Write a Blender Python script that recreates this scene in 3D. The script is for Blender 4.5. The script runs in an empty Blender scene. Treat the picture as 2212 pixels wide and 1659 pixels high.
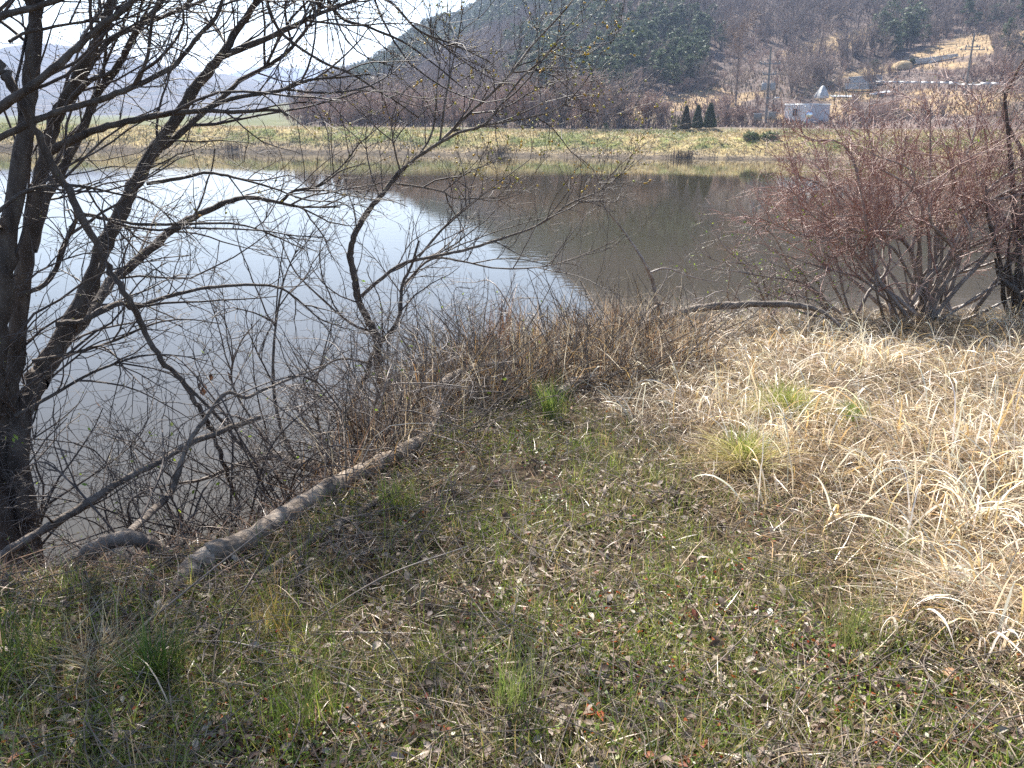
import bpy, math
import numpy as np
rng = np.random.default_rng(7)
C = bpy.context.scene.collection
sc = bpy.context.scene
PITCH = math.radians(18.74); F = 1719.5; CAMZ = 1.6; WATER = -2.1
cP, sP = math.cos(PITCH), math.sin(PITCH)

# ---------------------------------------------------------------- helpers
def ray(u, v):
    du = (u-1106)/F; dv = (v-829.5)/F
    return np.array([du, cP-dv*sP, -sP-dv*cP])
def P(u, v, Y):
    d = ray(u, v); return np.array([0, 0, CAMZ]) + d*(Y/d[1])
def sstep(e0, e1, x):
    t = np.clip((x-e0)/(e1-e0), 0, 1); return t*t*(3-2*t)
def vnoise(x, y, seed=0):
    x = np.asarray(x, float); y = np.asarray(y, float)
    xi = np.floor(x).astype(np.int64); yi = np.floor(y).astype(np.int64)
    xf = x-xi; yf = y-yi
    def h(a, b):
        n = (a*374761393 + b*668265263 + seed*1442695041) & 0x7fffffff
        n = ((n ^ (n >> 13))*1274126177) & 0x7fffffff
        return ((n ^ (n >> 16)) & 0xffff)/65535.0
    u = xf*xf*(3-2*xf); w = yf*yf*(3-2*yf)
    return (h(xi, yi)*(1-u)+h(xi+1, yi)*u)*(1-w)+(h(xi, yi+1)*(1-u)+h(xi+1, yi+1)*u)*w
def fbm(x, y, seed=0, o=3):
    s = 0; a = .5; t = 0
    for k in range(o):
        s = s+a*vnoise(x*2**k, y*2**k, seed+k*17); t += a; a *= .5
    return s/t
def norm(v): return v/np.maximum(np.linalg.norm(v, axis=-1, keepdims=True), 1e-9)

# ---------------------------------------------------------------- terrain functions
CREST = np.array([(-60, -14), (-12, -1.2), (-5, 1.5), (-2.06, 2.77), (-1.46, 2.96), (-1.04, 3.31), (-.86, 3.81), (-.65, 4.65), (-.5, 5.7),
                  (-.2, 6.8), (.9, 8.0), (2.4, 9.3), (3.8, 10.0), (6.0, 9.9), (9, 10.3), (15, 12), (60, 20)], float)
def crest_e(x, y):
    """signed distance outward (towards the pond) from the crest of the near bank"""
    x = np.asarray(x, float); y = np.asarray(y, float)
    best = np.full(x.shape, 1e9); sign = np.zeros(x.shape)
    for (ax, ay), (bx, by) in zip(CREST[:-1], CREST[1:]):
        dx, dy = bx-ax, by-ay; L2 = dx*dx+dy*dy
        t = np.clip(((x-ax)*dx+(y-ay)*dy)/L2, 0, 1)
        d = np.hypot(x-ax-t*dx, y-ay-t*dy)
        cr = dx*(y-ay)-dy*(x-ax)
        m = d < best
        best = np.where(m, d, best); sign = np.where(m, np.sign(cr), sign)
    return best*sign
def nearz(x, y, fine=True):
    x = np.asarray(x, float); y = np.asarray(y, float)
    e = crest_e(x, y)
    z = -.09*np.clip(y, -8, 14)
    z = z+(fbm(x*.9, y*.9, 3)-.5)*.16*sstep(.3, -1, e)
    if fine: z = z+(fbm(x*4, y*4, 5)-.5)*.05
    drop = np.where(e > 0, .35*e*e/(e+.45)+.62*np.maximum(e-.15, 0), 0)
    return np.maximum(z-drop, -3.2)
def G(u, v, lift=0.0):
    d = ray(u, v); t = np.linspace(1.5, 16, 2400)
    p = np.array([0, 0, CAMZ])+d*t[:, None]
    zz = nearz(p[:, 0], p[:, 1], False)
    k = np.argmax(p[:, 2] < zz) if (p[:, 2] < zz).any() else len(t)-1
    if crest_e(p[k:k+1, 0], p[k:k+1, 1])[0] > .6:      # the sight line clears the bank: take the bank edge it passes
        e = crest_e(p[:, 0], p[:, 1]); gap = np.where(e < .35, p[:, 2]-zz, 99.); k = int(np.argmin(gap))
    q = p[k].copy(); q[2] = nearz(q[0], q[1])+lift
    return q
def px2a(u): return ((u-512)/796)/(cP+.339*sP)          # 1024-px column -> x/y near the horizon
SH_A = np.array([px2a(u) for u in (-400, 0, 463, 700, 1024, 1500)]); SH_Y = np.array([104, 92, 78, 72, 66, 58.])
TOPZ = np.array([.55, .40, -.22, -.42, -.35, -.3])
COLS = {-400: [(110, .3), (330, .2), (700, .2), (2600, .2)],
        230: [(110, .2), (330, .1), (700, .1), (2600, .1)],
        290: [(105, .2), (260, 1), (420, 7), (560, 2), (2600, 0)],
        350: [(100, .2), (190, 1.5), (440, 20), (600, 10), (2600, 2)],
        450: [(96, .2), (140, 1.2), (230, 9), (440, 44), (640, 20), (2600, 2)],
        530: [(94, .1), (125, 1.2), (220, 17), (440, 66), (640, 50), (2600, 2)],
        650: [(92, .1), (110, 1), (150, 10), (220, 36), (440, 120), (640, 120), (2600, 2)],
        720: [(90, .3), (104, .9), (118, 3.0), (150, 9), (220, 30), (420, 110), (640, 130), (2600, 2)],
        850: [(88, .2), (104, .5), (118, 1.6), (135, 5), (150, 9), (175, 16), (260, 42), (420, 105), (640, 130), (2600, 2)],
        1024: [(80, .2), (92, .8), (105, 4), (125, 7.6), (150, 14), (180, 22), (250, 45), (420, 108), (640, 130), (2600, 2)],
        1500: [(75, .2), (90, 1), (105, 4), (125, 7.6), (150, 14), (180, 22), (250, 45), (420, 108), (640, 130), (2600, 2)]}
_cu = sorted(COLS); _ca = np.array([px2a(u) for u in _cu])
def farz(x, y):
    x = np.asarray(x, float); y = np.asarray(y, float); a = x/y
    sy = np.interp(a, SH_A, SH_Y); tz = np.interp(a, SH_A, TOPZ)
    zs = np.stack([np.interp(y, [q[0] for q in COLS[u]], [q[1] for q in COLS[u]]) for u in _cu])
    k = np.clip(np.searchsorted(_ca, a)-1, 0, len(_ca)-2)
    t = np.clip((a-_ca[k])/(_ca[k+1]-_ca[k]), 0, 1); t = t*t*(3-2*t)
    idx = np.indices(k.shape)
    land = np.take_along_axis(zs, k[None], 0)[0]*(1-t)+np.take_along_axis(zs, (k+1)[None], 0)[0]*t
    s = y-sy+(fbm(x*.35, y*.1, 21)-.5)*1.6
    bank = WATER-.25+(tz-WATER+.25)*np.clip(.22*sstep(-.6, .5, s)+.78*sstep(.2, 6.5, s)**.8, 0, 1)
    bank = bank+(fbm(x*.45, y*.45, 31)-.5)*.5*sstep(0, 2, s)*sstep(8, 5, s)
    w = sstep(8, 15, s)
    z = bank*(1-w)+(land)*w
    amp = sstep(110, 260, y)*3.2*sstep(px2a(250), px2a(340), a)+sstep(98, 120, y)*.8
    return z+(fbm(x*.03, y*.03, 11, 4)-.5)*amp*1.6
def FZ(x, y): return float(farz(np.array([x]), np.array([y]))[0])
def FG(u, v, y0=70, y1=600):
    """1024-px pixel -> point on the far land"""
    d = ray(u*2.16016, v*2.16016); yy = np.linspace(y0, y1, 4000); x = d[0]/d[1]*yy; z = CAMZ+d[2]/d[1]*yy
    below = z < farz(x, yy)
    k = np.argmax(below) if below.any() else len(yy)-1
    return np.array([x[k], yy[k], FZ(x[k], yy[k])])

# ---------------------------------------------------------------- mesh building
class MB:
    def __init__(s): s.v = []; s.q = []; s.t = []; s.qm = []; s.tm = []; s.c = []; s.n = 0; s.smooth = False
    def add(s, v, q=None, t=None, mat=0, col=None):
        v = np.asarray(v, np.float32).reshape(-1, 3)
        if q is not None and len(q): s.q.append(np.asarray(q, np.int64)+s.n); s.qm.append(np.full(len(q), mat))
        if t is not None and len(t): s.t.append(np.asarray(t, np.int64)+s.n); s.tm.append(np.full(len(t), mat))
        c = np.ones((len(v), 4), np.float32)
        if col is not None: c[:, :3] = col
        s.v.append(v); s.c.append(c); s.n += len(v)
        return s
    def box(s, cx, cy, cz, sx, sy, sz, rz=0, mat=0, col=None):
        p = np.array([(i, j, k) for k in (-.5, .5) for j in (-.5, .5) for i in (-.5, .5)])*[sx, sy, sz]
        c, n = math.cos(rz), math.sin(rz)
        p = np.stack([p[:, 0]*c-p[:, 1]*n+cx, p[:, 0]*n+p[:, 1]*c+cy, p[:, 2]+cz], 1)
        return s.add(p, [(0, 2, 3, 1), (4, 5, 7, 6), (0, 1, 5, 4), (2, 6, 7, 3), (0, 4, 6, 2), (1, 3, 7, 5)], mat=mat, col=col)
    def tubes(s, pts, rad, sides=5, mat=0, col=None, caps=False):
        pts = np.asarray(pts, float); rad = np.asarray(rad, float)
        if pts.ndim == 2: pts = pts[None]; rad = rad[None]
        K, n, _ = pts.shape
        if K == 0: return s
        T = np.empty_like(pts); T[:, 1:-1] = pts[:, 2:]-pts[:, :-2]; T[:, 0] = pts[:, 1]-pts[:, 0]; T[:, -1] = pts[:, -1]-pts[:, -2]
        T = norm(T)
        m = norm(pts[:, -1]-pts[:, 0]); ref = np.where(np.abs(m[:, 2:3]) > .8, [[1., .1, 0]], [[.1, 0, 1.]])
        N = norm(np.cross(T, ref[:, None, :])); B = np.cross(T, N)
        a = np.arange(sides)/sides*2*np.pi
        V = pts[:, :, None]+rad[:, :, None, None]*(N[:, :, None]*np.cos(a)[:, None]+B[:, :, None]*np.sin(a)[:, None])
        i = np.arange(n-1)[:, None]*sides; j = np.arange(sides)[None]; j2 = (j+1) % sides
        q = np.stack([i+j, i+j2, i+sides+j2, i+sides+j], -1).reshape(-1, 4)
        Q = (q[None]+(np.arange(K)*n*sides)[:, None, None]).reshape(-1, 4)
        if col is not None:
            col = np.asarray(col)
            if col.ndim == 2: col = np.repeat(col, n*sides, 0)
        s.add(V.reshape(-1, 3), Q, mat=mat, col=col)
        if caps:
            for e in (0, n-1):
                b = s.n; ring = V[:, e]; cen = ring.mean(1)
                vv = np.concatenate([ring, cen[:, None]], 1).reshape(-1, 3)
                tt = np.stack([np.arange(sides), (np.arange(sides)+1) % sides, np.full(sides, sides)], -1)
                s.add(vv, t=(tt[None]+(np.arange(K)*(sides+1))[:, None, None]).reshape(-1, 3), mat=mat)
        return s
    def ribbons(s, pts, wid, side, mat=0, col=None):
        """pts K,n,3; wid K,n; side K,n,3 or K,1,3"""
        K, n, _ = pts.shape
        L = pts-side*wid[:, :, None]*.5; R = pts+side*wid[:, :, None]*.5
        V = np.stack([L, R], 2)
        i = np.arange(n-1)*2
        q = np.stack([i, i+1, i+3, i+2], -1)
        Q = (q[None]+(np.arange(K)*n*2)[:, None, None]).reshape(-1, 4)
        if col is not None: col = np.repeat(col, n*2, 0)
        return s.add(V.reshape(-1, 3), Q, mat=mat, col=col)
    def lathe(s, prof, c=(0, 0, 0), sides=12, mat=0, col=None):
        prof = np.asarray(prof, float); n = len(prof); a = np.arange(sides)/sides*2*np.pi
        V = np.stack([prof[:, :1]*np.cos(a)+c[0], prof[:, :1]*np.sin(a)+c[1], np.repeat(prof[:, 1:2], sides, 1)+c[2]], -1)
        i = np.arange(n-1)[:, None]*sides; j = np.arange(sides)[None]; j2 = (j+1) % sides
        return s.add(V.reshape(-1, 3), np.stack([i+j, i+j2, i+sides+j2, i+sides+j], -1).reshape(-1, 4), mat=mat, col=col)
    def build(s, name, mats, parent=None, smooth=False, origin=None):
        me = bpy.data.meshes.new(name)
        v = np.concatenate(s.v)
        if origin is not None: v = v-np.asarray(origin, np.float32)
        q = np.concatenate(s.q) if s.q else np.zeros((0, 4), np.int64); t = np.concatenate(s.t) if s.t else np.zeros((0, 3), np.int64)
        me.vertices.add(len(v)); me.vertices.foreach_set('co', v.astype(np.float32).ravel())
        me.loops.add(q.size+t.size); me.loops.foreach_set('vertex_index', np.concatenate([q.ravel(), t.ravel()]).astype(np.int32))
        me.polygons.add(len(q)+len(t))
        me.polygons.foreach_set('loop_start', np.concatenate([np.arange(len(q))*4, q.size+np.arange(len(t))*3]).astype(np.int32))
        me.polygons.foreach_set('material_index', np.concatenate(s.qm+s.tm).astype(np.int32))
        if not isinstance(mats, (list, tuple)): mats = [mats]
        for m in mats: me.materials.append(m)
        at = me.color_attributes.new('tint', 'FLOAT_COLOR', 'POINT')
        at.data.foreach_set('color', np.concatenate(s.c).ravel())
        me.update(calc_edges=True)
        if smooth: me.polygons.foreach_set('use_smooth', np.ones(len(me.polygons), bool))
        o = bpy.data.objects.new(name, me); C.objects.link(o)
        if parent is not None: o.parent = parent
        return o
def tag(o, label=None, cat=None, group=None, kind=None):
    for k, val in (('label', label), ('category', cat), ('group', group), ('kind', kind)):
        if val: o[k] = val
    return o
def thing(name, label, cat, loc=(0, 0, 0), rz=0, group=None):
    o = bpy.data.objects.new(name, None); C.objects.link(o)
    o.location = [float(q) for q in loc]; o.rotation_euler = (0, 0, rz); o.empty_display_size = .1
    return tag(o, label, cat, group)
def copy_tree(o, parent=None):
    c = o.copy(); C.objects.link(c)
    if parent is not None: c.parent = parent
    for ch in list(o.children): copy_tree(ch, c)
    return c

# ---------------------------------------------------------------- materials
def new_mat(name):
    m = bpy.data.materials.new(name); m.use_nodes = True
    nt = m.node_tree; nt.nodes.clear()
    out = nt.nodes.new('ShaderNodeOutputMaterial')
    def N(t, **kw):
        n = nt.nodes.new(t)
        for k, val in kw.items():
            if k in n.inputs: n.inputs[k].default_value = val
            else: setattr(n, k, val)
        return n
    return m, nt, out, N, nt.links.new
def rgb(c): return (c[0], c[1], c[2], 1)
def mat_noise(name, cols, scale=5, rough=.85, bump=.3, bscale=30, spec=.3, use_tint=False, stretch=None, detail=6, bdist=.02):
    m, nt, out, N, L = new_mat(name)
    b = N('ShaderNodeBsdfPrincipled', Roughness=rough); b.inputs['Specular IOR Level'].default_value = spec
    tc = N('ShaderNodeTexCoord'); src = tc.outputs['Object']
    if stretch:
        mp = N('ShaderNodeMapping'); mp.inputs['Scale'].default_value = stretch; L(src, mp.inputs[0]); src = mp.outputs[0]
    n1 = N('ShaderNodeTexNoise', Scale=scale, Detail=detail, Roughness=.65); L(src, n1.inputs['Vector'])
    cr = N('ShaderNodeValToRGB'); L(n1.outputs[0], cr.inputs[0])
    el = cr.color_ramp.elements
    k = len(cols)
    for i in range(k-2): el.new(.5)
    for i, c in enumerate(cols):
        el[i].position = .3+.4*i/(k-1); el[i].color = rgb(c)
    col = cr.outputs[0]
    if use_tint:
        at = N('ShaderNodeAttribute', attribute_name='tint'); mx = N('ShaderNodeMix', data_type='RGBA', blend_type='MULTIPLY')
        mx.inputs[0].default_value = 1; L(col, mx.inputs[6]); L(at.outputs['Color'], mx.inputs[7]); col = mx.outputs[2]
    L(col, b.inputs['Base Color'])
    if bump:
        n2 = N('ShaderNodeTexNoise', Scale=bscale, Detail=5); L(src, n2.inputs['Vector'])
        bp = N('ShaderNodeBump', Strength=bump, Distance=bdist); L(n2.outputs[0], bp.inputs['Height']); L(bp.outputs[0], b.inputs['Normal'])
    L(b.outputs[0], out.inputs[0])
    return m
def mat_tint(name, mult=(1, 1, 1), trans=.35, rough=.5, spec=.4, nscale=40):
    """leaf and blade material: colour per blade, some light passes through"""
    m, nt, out, N, L = new_mat(name)
    at = N('ShaderNodeAttribute', attribute_name='tint')
    tc = N('ShaderNodeTexCoord'); nz = N('ShaderNodeTexNoise', Scale=nscale, Detail=2); L(tc.outputs['Object'], nz.inputs['Vector'])
    mr = N('ShaderNodeMapRange'); mr.inputs[3].default_value = .7; mr.inputs[4].default_value = 1.3; L(nz.outputs[0], mr.inputs[0])
    mx = N('ShaderNodeMix', data_type='RGBA', blend_type='MULTIPLY'); mx.inputs[0].default_value = 1
    L(at.outputs['Color'], mx.inputs[6]); L(mr.outputs[0], mx.inputs[7])
    m2 = N('ShaderNodeMix', data_type='RGBA', blend_type='MULTIPLY'); m2.inputs[0].default_value = 1
    L(mx.outputs[2], m2.inputs[6]); m2.inputs[7].default_value = rgb(mult)
    b = N('ShaderNodeBsdfPrincipled', Roughness=rough); b.inputs['Specular IOR Level'].default_value = spec
    L(m2.outputs[2], b.inputs['Base Color'])
    tr = N('ShaderNodeBsdfTranslucent'); L(m2.outputs[2], tr.inputs[0])
    ms = N('ShaderNodeMixShader'); ms.inputs[0].default_value = trans
    L(b.outputs[0], ms.inputs[1]); L(tr.outputs[0], ms.inputs[2]); L(ms.outputs[0], out.inputs[0])
    return m
def mat_plain(name, c, rough=.6, metal=0, spec=.4, nv=.12, scale=3):
    lo = [x*(1-nv) for x in c]; hi = [min(1, x*(1+nv)) for x in c]
    m = mat_noise(name, [lo, c, hi], scale=scale, rough=rough, bump=0, spec=spec)
    m.node_tree.nodes['Principled BSDF'].inputs['Metallic'].default_value = metal
    return m
BARK = mat_noise('dark_bark', [(.035, .026, .02), (.085, .066, .052), (.15, .125, .10)], 14, .8, .6, 60, stretch=(1, 1, .35))
BARK2 = mat_noise('grey_bark', [(.06, .047, .036), (.15, .12, .095), (.28, .235, .19)], 16, .8, .6, 70, stretch=(1, 1, .5))
LOGM = mat_noise('weathered_log', [(.07, .052, .038), (.21, .165, .125), (.38, .32, .255)], 9, .85, .8, 45)
TWIG = mat_noise('twig_bark', [(.035, .026, .021), (.075, .057, .047), (.16, .13, .11)], 6, .6, 0, spec=.35)
REDTWIG = mat_noise('red_twig_bark', [(.19, .085, .062), (.31, .165, .125), (.52, .40, .33)], 4, .5, 0, spec=.5)
PALETWIG = mat_noise('pale_twig_bark', [(.12, .09, .07), (.24, .19, .155), (.40, .34, .29)], 5, .5, 0, spec=.5)
BLADE = mat_tint('dry_blade', trans=.30, rough=.38, spec=.5)
GREEN = mat_tint('green_blade', trans=.42, rough=.4)
LEAF = mat_tint('dead_leaf', trans=.22, rough=.6)
BUD = mat_tint('bud', trans=.4)
NEEDLE = mat_tint('needle', trans=.2, rough=.7, nscale=.6)
FARTWIG = mat_tint('far_twig', trans=0, rough=.8, spec=.2, nscale=.5)
HAZE = .00042; SKY = .085; SUN = 5.0; EXPO = 1.62
# ---------------------------------------------------------------- setting: near ground, water, far land
gx = np.concatenate([np.linspace(-60, -10, 40)[:-1], np.linspace(-10, 12, 221)[:-1], np.linspace(12, 60, 40)])
gy = np.concatenate([np.linspace(-40, 0, 30)[:-1], np.linspace(0, 14, 150)[:-1], np.linspace(14, 30, 30)])
X, Yg = np.meshgrid(gx, gy); Z = nearz(X, Yg)
nx, ny = len(gx), len(gy)
def grid_quads(nx, ny):
    i = np.arange(ny-1)[:, None]*nx+np.arange(nx-1)[None]
    return np.stack([i, i+1, i+nx+1, i+nx], -1).reshape(-1, 4)
SOIL = mat_noise('soil', [(.018, .012, .008), (.045, .032, .021), (.11, .082, .055)], 7, .95, .8, 45, spec=.1, detail=10)
ground = MB().add(np.stack([X, Yg, Z], -1).reshape(-1, 3), grid_quads(nx, ny)).build('ground', SOIL, smooth=True)
tag(ground, kind='structure')

m, nt, out, N, L = new_mat('pond_water')
b = N('ShaderNodeBsdfPrincipled', Roughness=.03, IOR=1.333); b.inputs['Base Color'].default_value = (.038, .031, .0165, 1)
tc = N('ShaderNodeTexCoord')
mp = N('ShaderNodeMapping'); mp.inputs['Scale'].default_value = (.55, 1.3, 1); mp.inputs['Rotation'].default_value = (0, 0, math.radians(25)); L(tc.outputs['Object'], mp.inputs[0])
n1 = N('ShaderNodeTexNoise', Scale=3.2, Detail=3, Roughness=.5); L(mp.outputs[0], n1.inputs['Vector'])
n3 = N('ShaderNodeTexNoise', Scale=.07, Detail=2); L(tc.outputs['Object'], n3.inputs['Vector'])
mr = N('ShaderNodeMapRange'); mr.inputs[1].default_value = .42; mr.inputs[2].default_value = .62; mr.inputs[3].default_value = .0025; mr.inputs[4].default_value = .012
L(n3.outputs[0], mr.inputs[0])
bp = N('ShaderNodeBump', Distance=.35); L(n1.outputs[0], bp.inputs['Height']); L(mr.outputs[0], bp.inputs['Strength']); L(bp.outputs[0], b.inputs['Normal'])
L(b.outputs[0], out.inputs[0]); WATERM = m
wx, wy = np.linspace(-320, 320, 9), np.linspace(-30, 130, 5); WX, WY = np.meshgrid(wx, wy)
tag(MB().add(np.stack([WX, WY, np.full_like(WX, WATER)], -1).reshape(-1, 3), grid_quads(9, 5)).build('water', WATERM), kind='structure')

# far land as one sheet on (x/y, y)
fa = np.linspace(-1.3, 1.3, 521); fy = np.concatenate([np.linspace(52, 112, 121)[:-1], np.linspace(112, 260, 150)[:-1], np.linspace(260, 640, 100)[:-1], np.linspace(640, 2600, 30)])
A, FY = np.meshgrid(fa, fy); FX = A*FY; FZZ = farz(FX, FY)
S = FY-np.interp(A, SH_A, SH_Y)
def proj(x, y, z):
    zz = z-CAMZ; d = y*cP-zz*sP; return 512+796*x/d, 384-796*(y*sP+zz*cP)/d
PU, PV = proj(FX, FY, FZZ)
g = fbm(FX*.25, FY*.25, 41); g2 = fbm(FX*.06, FY*.06, 43); g3 = fbm(FX*1.3, FY*1.3, 44)
def lerp(a, b, t): return np.asarray(a)*(1-t[..., None])+np.asarray(b)*t[..., None]
wood = lerp((.085, .062, .052), (.17, .13, .11), np.clip(g*1.4-.2, 0, 1))
tan = lerp((.20, .135, .07), (.40, .29, .165), g3)
grs = lerp((.13, .145, .042), (.33, .26, .12), np.clip(sstep(.40, .60, .6*g+.4*g3), 0, 1))
brn = lerp((.17, .125, .07), (.30, .235, .14), g3)
col = wood.copy()
flat = sstep(px2a(330), px2a(270), A)*sstep(14, 22, S); col = col*(1-flat[..., None])+lerp((.07, .085, .035), (.13, .13, .06), g)*flat[..., None]
tanm = np.zeros_like(PU)
for (u, v, ru, rv, k) in [(700, 102, 42, 12, -.10), (742, 97, 26, 5, -.1), (640, 112, 30, 8, 0), (836, 112, 16, 9, .05), (800, 119, 40, 5, 0), (878, 70, 40, 4.5, -.16), (940, 66, 34, 4, -.05),
                          (835, 42, 52, 9, -.24), (985, 44, 70, 11, -.18), (975, 96, 70, 5, .05), (850, 96, 30, 6, -.05), (950, 106, 60, 9, 0), (930, 52, 26, 3, -.2)]:
    q = ((PU-u)/ru)**2+((PV-v-k*(PU-u))/rv)**2+(g3-.5)*1.1+(g-.5)*1.0
    tanm = np.maximum(tanm, sstep(1.15, .75, q)*(FY < 230))
col = col*(1-tanm[..., None])+tan*tanm[..., None]
bankm = sstep(16, 9, S)
col = col*(1-bankm[..., None])+grs*bankm[..., None]
low = sstep(2.8, .9, S+(g-.5)*3)[..., None]; col = col*(1-low)+brn*low
mud = sstep(1.0, .2, S+(g3-.5)*1.2)[..., None]; col = col*(1-mud)+np.array((.10, .078, .055))*mud
FARM = mat_noise('far_land', [(.55, .55, .55), (1, 1, 1), (1.5, 1.45, 1.4)], .9, .95, .7, 1.2, spec=.1, use_tint=True, bdist=.4)
tag(MB().add(np.stack([FX, FY, FZZ], -1).reshape(-1, 3), grid_quads(len(fa), len(fy)), col=col.reshape(-1, 3)).build('far_bank', FARM, smooth=True), kind='structure')

# distant mountain ridges
def ridge(name, Y, prof, seed, depth, col):
    us = np.array([p[0] for p in prof]); vs = np.array([p[1] for p in prof])
    aa = np.linspace(px2a(us[0]), px2a(us[-1]), 300); uu = np.linspace(us[0], us[-1], 300)
    tt = np.linspace(-1, 1, 41)
    H = np.interp(uu, us, (114-vs)/796/1.04)*Y
    H = H+(fbm(uu*.35, uu*0+seed, seed, 4)-.5)*Y*.0035
    T2, U2 = np.meshgrid(tt, np.arange(300), indexing='ij')
    yy = Y+T2*depth; xx = aa[U2]*Y*(1+.0*T2)
    zz = H[U2]*(1-np.abs(T2)**1.25)+(fbm(xx*.012, yy*.012, seed+5, 4)-.5)*Y*.03*(1-np.abs(T2))*np.minimum(1, 4*np.abs(T2))+CAMZ-2
    o = MB().add(np.stack([xx, yy, zz], -1).reshape(-1, 3), grid_quads(300, 41)).build(name, mat_noise(name+'_wood', col, .02, .95, 1, .09, spec=.05, bdist=8), smooth=False)
    tag(o, kind='structure')
ridge('mountain', 1150, [(-500, 95), (-250, 70), (-60, 72), (0, 63), (50, 49), (89, 51), (120, 57), (167, 68), (205, 74), (231, 76), (262, 82), (293, 87), (340, 100), (420, 114)], 3, 420, [(.03, .033, .022), (.075, .062, .045), (.11, .09, .07)])
ridge('mountains', 2150, [(-500, 85), (0, 90), (200, 88), (231, 78), (262, 70), (301, 71), (340, 73), (420, 80), (600, 70)], 9, 300, [(.03, .033, .022), (.075, .062, .045), (.11, .09, .07)])
# ---------------------------------------------------------------- branch growing
def smooth_line(pts, rad, per=6, jit=0.0):
    """Catmull-Rom through traced joints"""
    p = np.asarray(pts, float); r = np.asarray(rad, float)
    q = np.vstack([2*p[0]-p[1], p, 2*p[-1]-p[-2]]); out = []; ro = []
    for i in range(len(p)-1):
        for t in np.arange(per)/per:
            a, b, c, d = q[i:i+4]
            out.append(.5*((2*b)+(-a+c)*t+(2*a-5*b+4*c-d)*t*t+(-a+3*b-3*c+d)*t**3)); ro.append(r[i]*(1-t)+r[i+1]*t)
    out.append(p[-1]); ro.append(r[-1])
    out = np.array(out); ro = np.array(ro)
    if jit: out[1:-1] += rng.normal(0, jit, out[1:-1].shape)*ro[1:-1, None]; ro = ro*rng.uniform(.9, 1.12, ro.shape)
    return out, ro
def resample(p, r, n):
    s = np.concatenate([[0], np.cumsum(np.linalg.norm(np.diff(p, axis=0), axis=1))]); t = np.linspace(0, s[-1], n)
    return np.stack([np.interp(t, s, p[:, k]) for k in range(3)], 1), np.interp(t, s, r)
def grow(Pp, Rp, dens, length, ang=(30, 70), t0=.15, up=0., curl=.12, n=6, rk=.55, rmax=.02, bias=(0, 0, 0), tip=.35, zfloor=None):
    """children for every parent curve (K,n,3): dens per metre"""
    K, m, _ = Pp.shape
    Ls = np.linalg.norm(np.diff(Pp, axis=1), axis=2).sum(1)
    cnt = rng.poisson(np.maximum(dens*Ls*(1-t0), .0))
    idx = np.repeat(np.arange(K), cnt); M = len(idx)
    if M == 0: return np.zeros((0, n, 3)), np.zeros((0, n))
    t = t0+(1-t0)*rng.random(M)**.85; f = t*(m-1); i = np.minimum(f.astype(int), m-2); w = (f-i)[:, None]
    base = Pp[idx, i]*(1-w)+Pp[idx, i+1]*w
    T = norm(Pp[idx, i+1]-Pp[idx, i]); rb = Rp[idx, i]*(1-w[:, 0])+Rp[idx, i+1]*w[:, 0]
    pr = norm(np.cross(T, rng.normal(size=(M, 3)))); a = np.radians(rng.uniform(*ang, M))[:, None]
    D = norm(np.cos(a)*T+np.sin(a)*pr+np.array([0, 0, up])*.6+np.asarray(bias))
    Lc = np.minimum(length*rng.lognormal(-.1, .4, M), length*1.9)*(1-.45*t); step = (Lc/(n-1))[:, None]
    out = np.empty((M, n, 3)); out[:, 0] = base
    kk = rng.normal(0, curl*.6, (M, 3))
    for k in range(1, n):
        D = norm(D+rng.normal(0, curl, (M, 3))+kk+np.array([0, 0, up*.12])+np.asarray(bias)*.1)
        out[:, k] = out[:, k-1]+D*step
        if zfloor is not None: out[:, k, 2] = np.maximum(out[:, k, 2], zfloor)
    r0 = np.minimum(np.minimum(rb*.8, Lc*.0105*rk/.55), rmax)
    R = r0[:, None]*np.linspace(1, tip, n)[None]
    return out, np.maximum(R, .0012)
def cat(*ab):
    n = max(a[0].shape[1] for a in ab); P_, R_ = [], []
    for a, b in ab:
        for p, r in zip(a, b):
            if p.shape[0] != n: p, r = resample(p, r, n)
            P_.append(p); R_.append(r)
    return np.array(P_), np.array(R_)
def trace(seq, r0, r1, per=5, ground0=None, jit=.12):
    # r0, r1: radii at the foot and at the tip
    """seq of (u,v,Y) joints, radii running from r0 to r1 in metres"""
    p = [P(*q) for q in seq]
    if ground0 is not None: p[0] = np.array(ground0, float)
    return smooth_line(p, np.linspace(r0, r1, len(p)), per, jit)
def dots_on(Pp, Rp, count, size, lo=.3):
    """small bud or catkin shapes set along twigs: returns verts, quads"""
    K, n, _ = Pp.shape; idx = rng.integers(0, K, count); t = lo+(1-lo)*rng.random(count); f = t*(n-1); i = np.minimum(f.astype(int), n-2); w = (f-i)[:, None]
    c = Pp[idx, i]*(1-w)+Pp[idx, i+1]*w; d = norm(norm(Pp[idx, i+1]-Pp[idx, i])+rng.normal(0, .7, (count, 3)))
    s = size*rng.uniform(.6, 1.4, count)[:, None]
    pr = norm(np.cross(d, rng.normal(size=(count, 3)))); p2 = np.cross(d, pr)
    V = np.stack([c, c+d*s*.5+pr*s*.32, c+d*s*.5+p2*s*.32, c+d*s*.5-pr*s*.32, c+d*s*.5-p2*s*.32, c+d*s], 1)
    tri = np.array([(0, 1, 2), (0, 2, 3), (0, 3, 4), (0, 4, 1), (5, 2, 1), (5, 3, 2), (5, 4, 3), (5, 1, 4)])
    return V.reshape(-1, 3), (tri[None]+(np.arange(count)*6)[:, None, None]).reshape(-1, 3)
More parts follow.
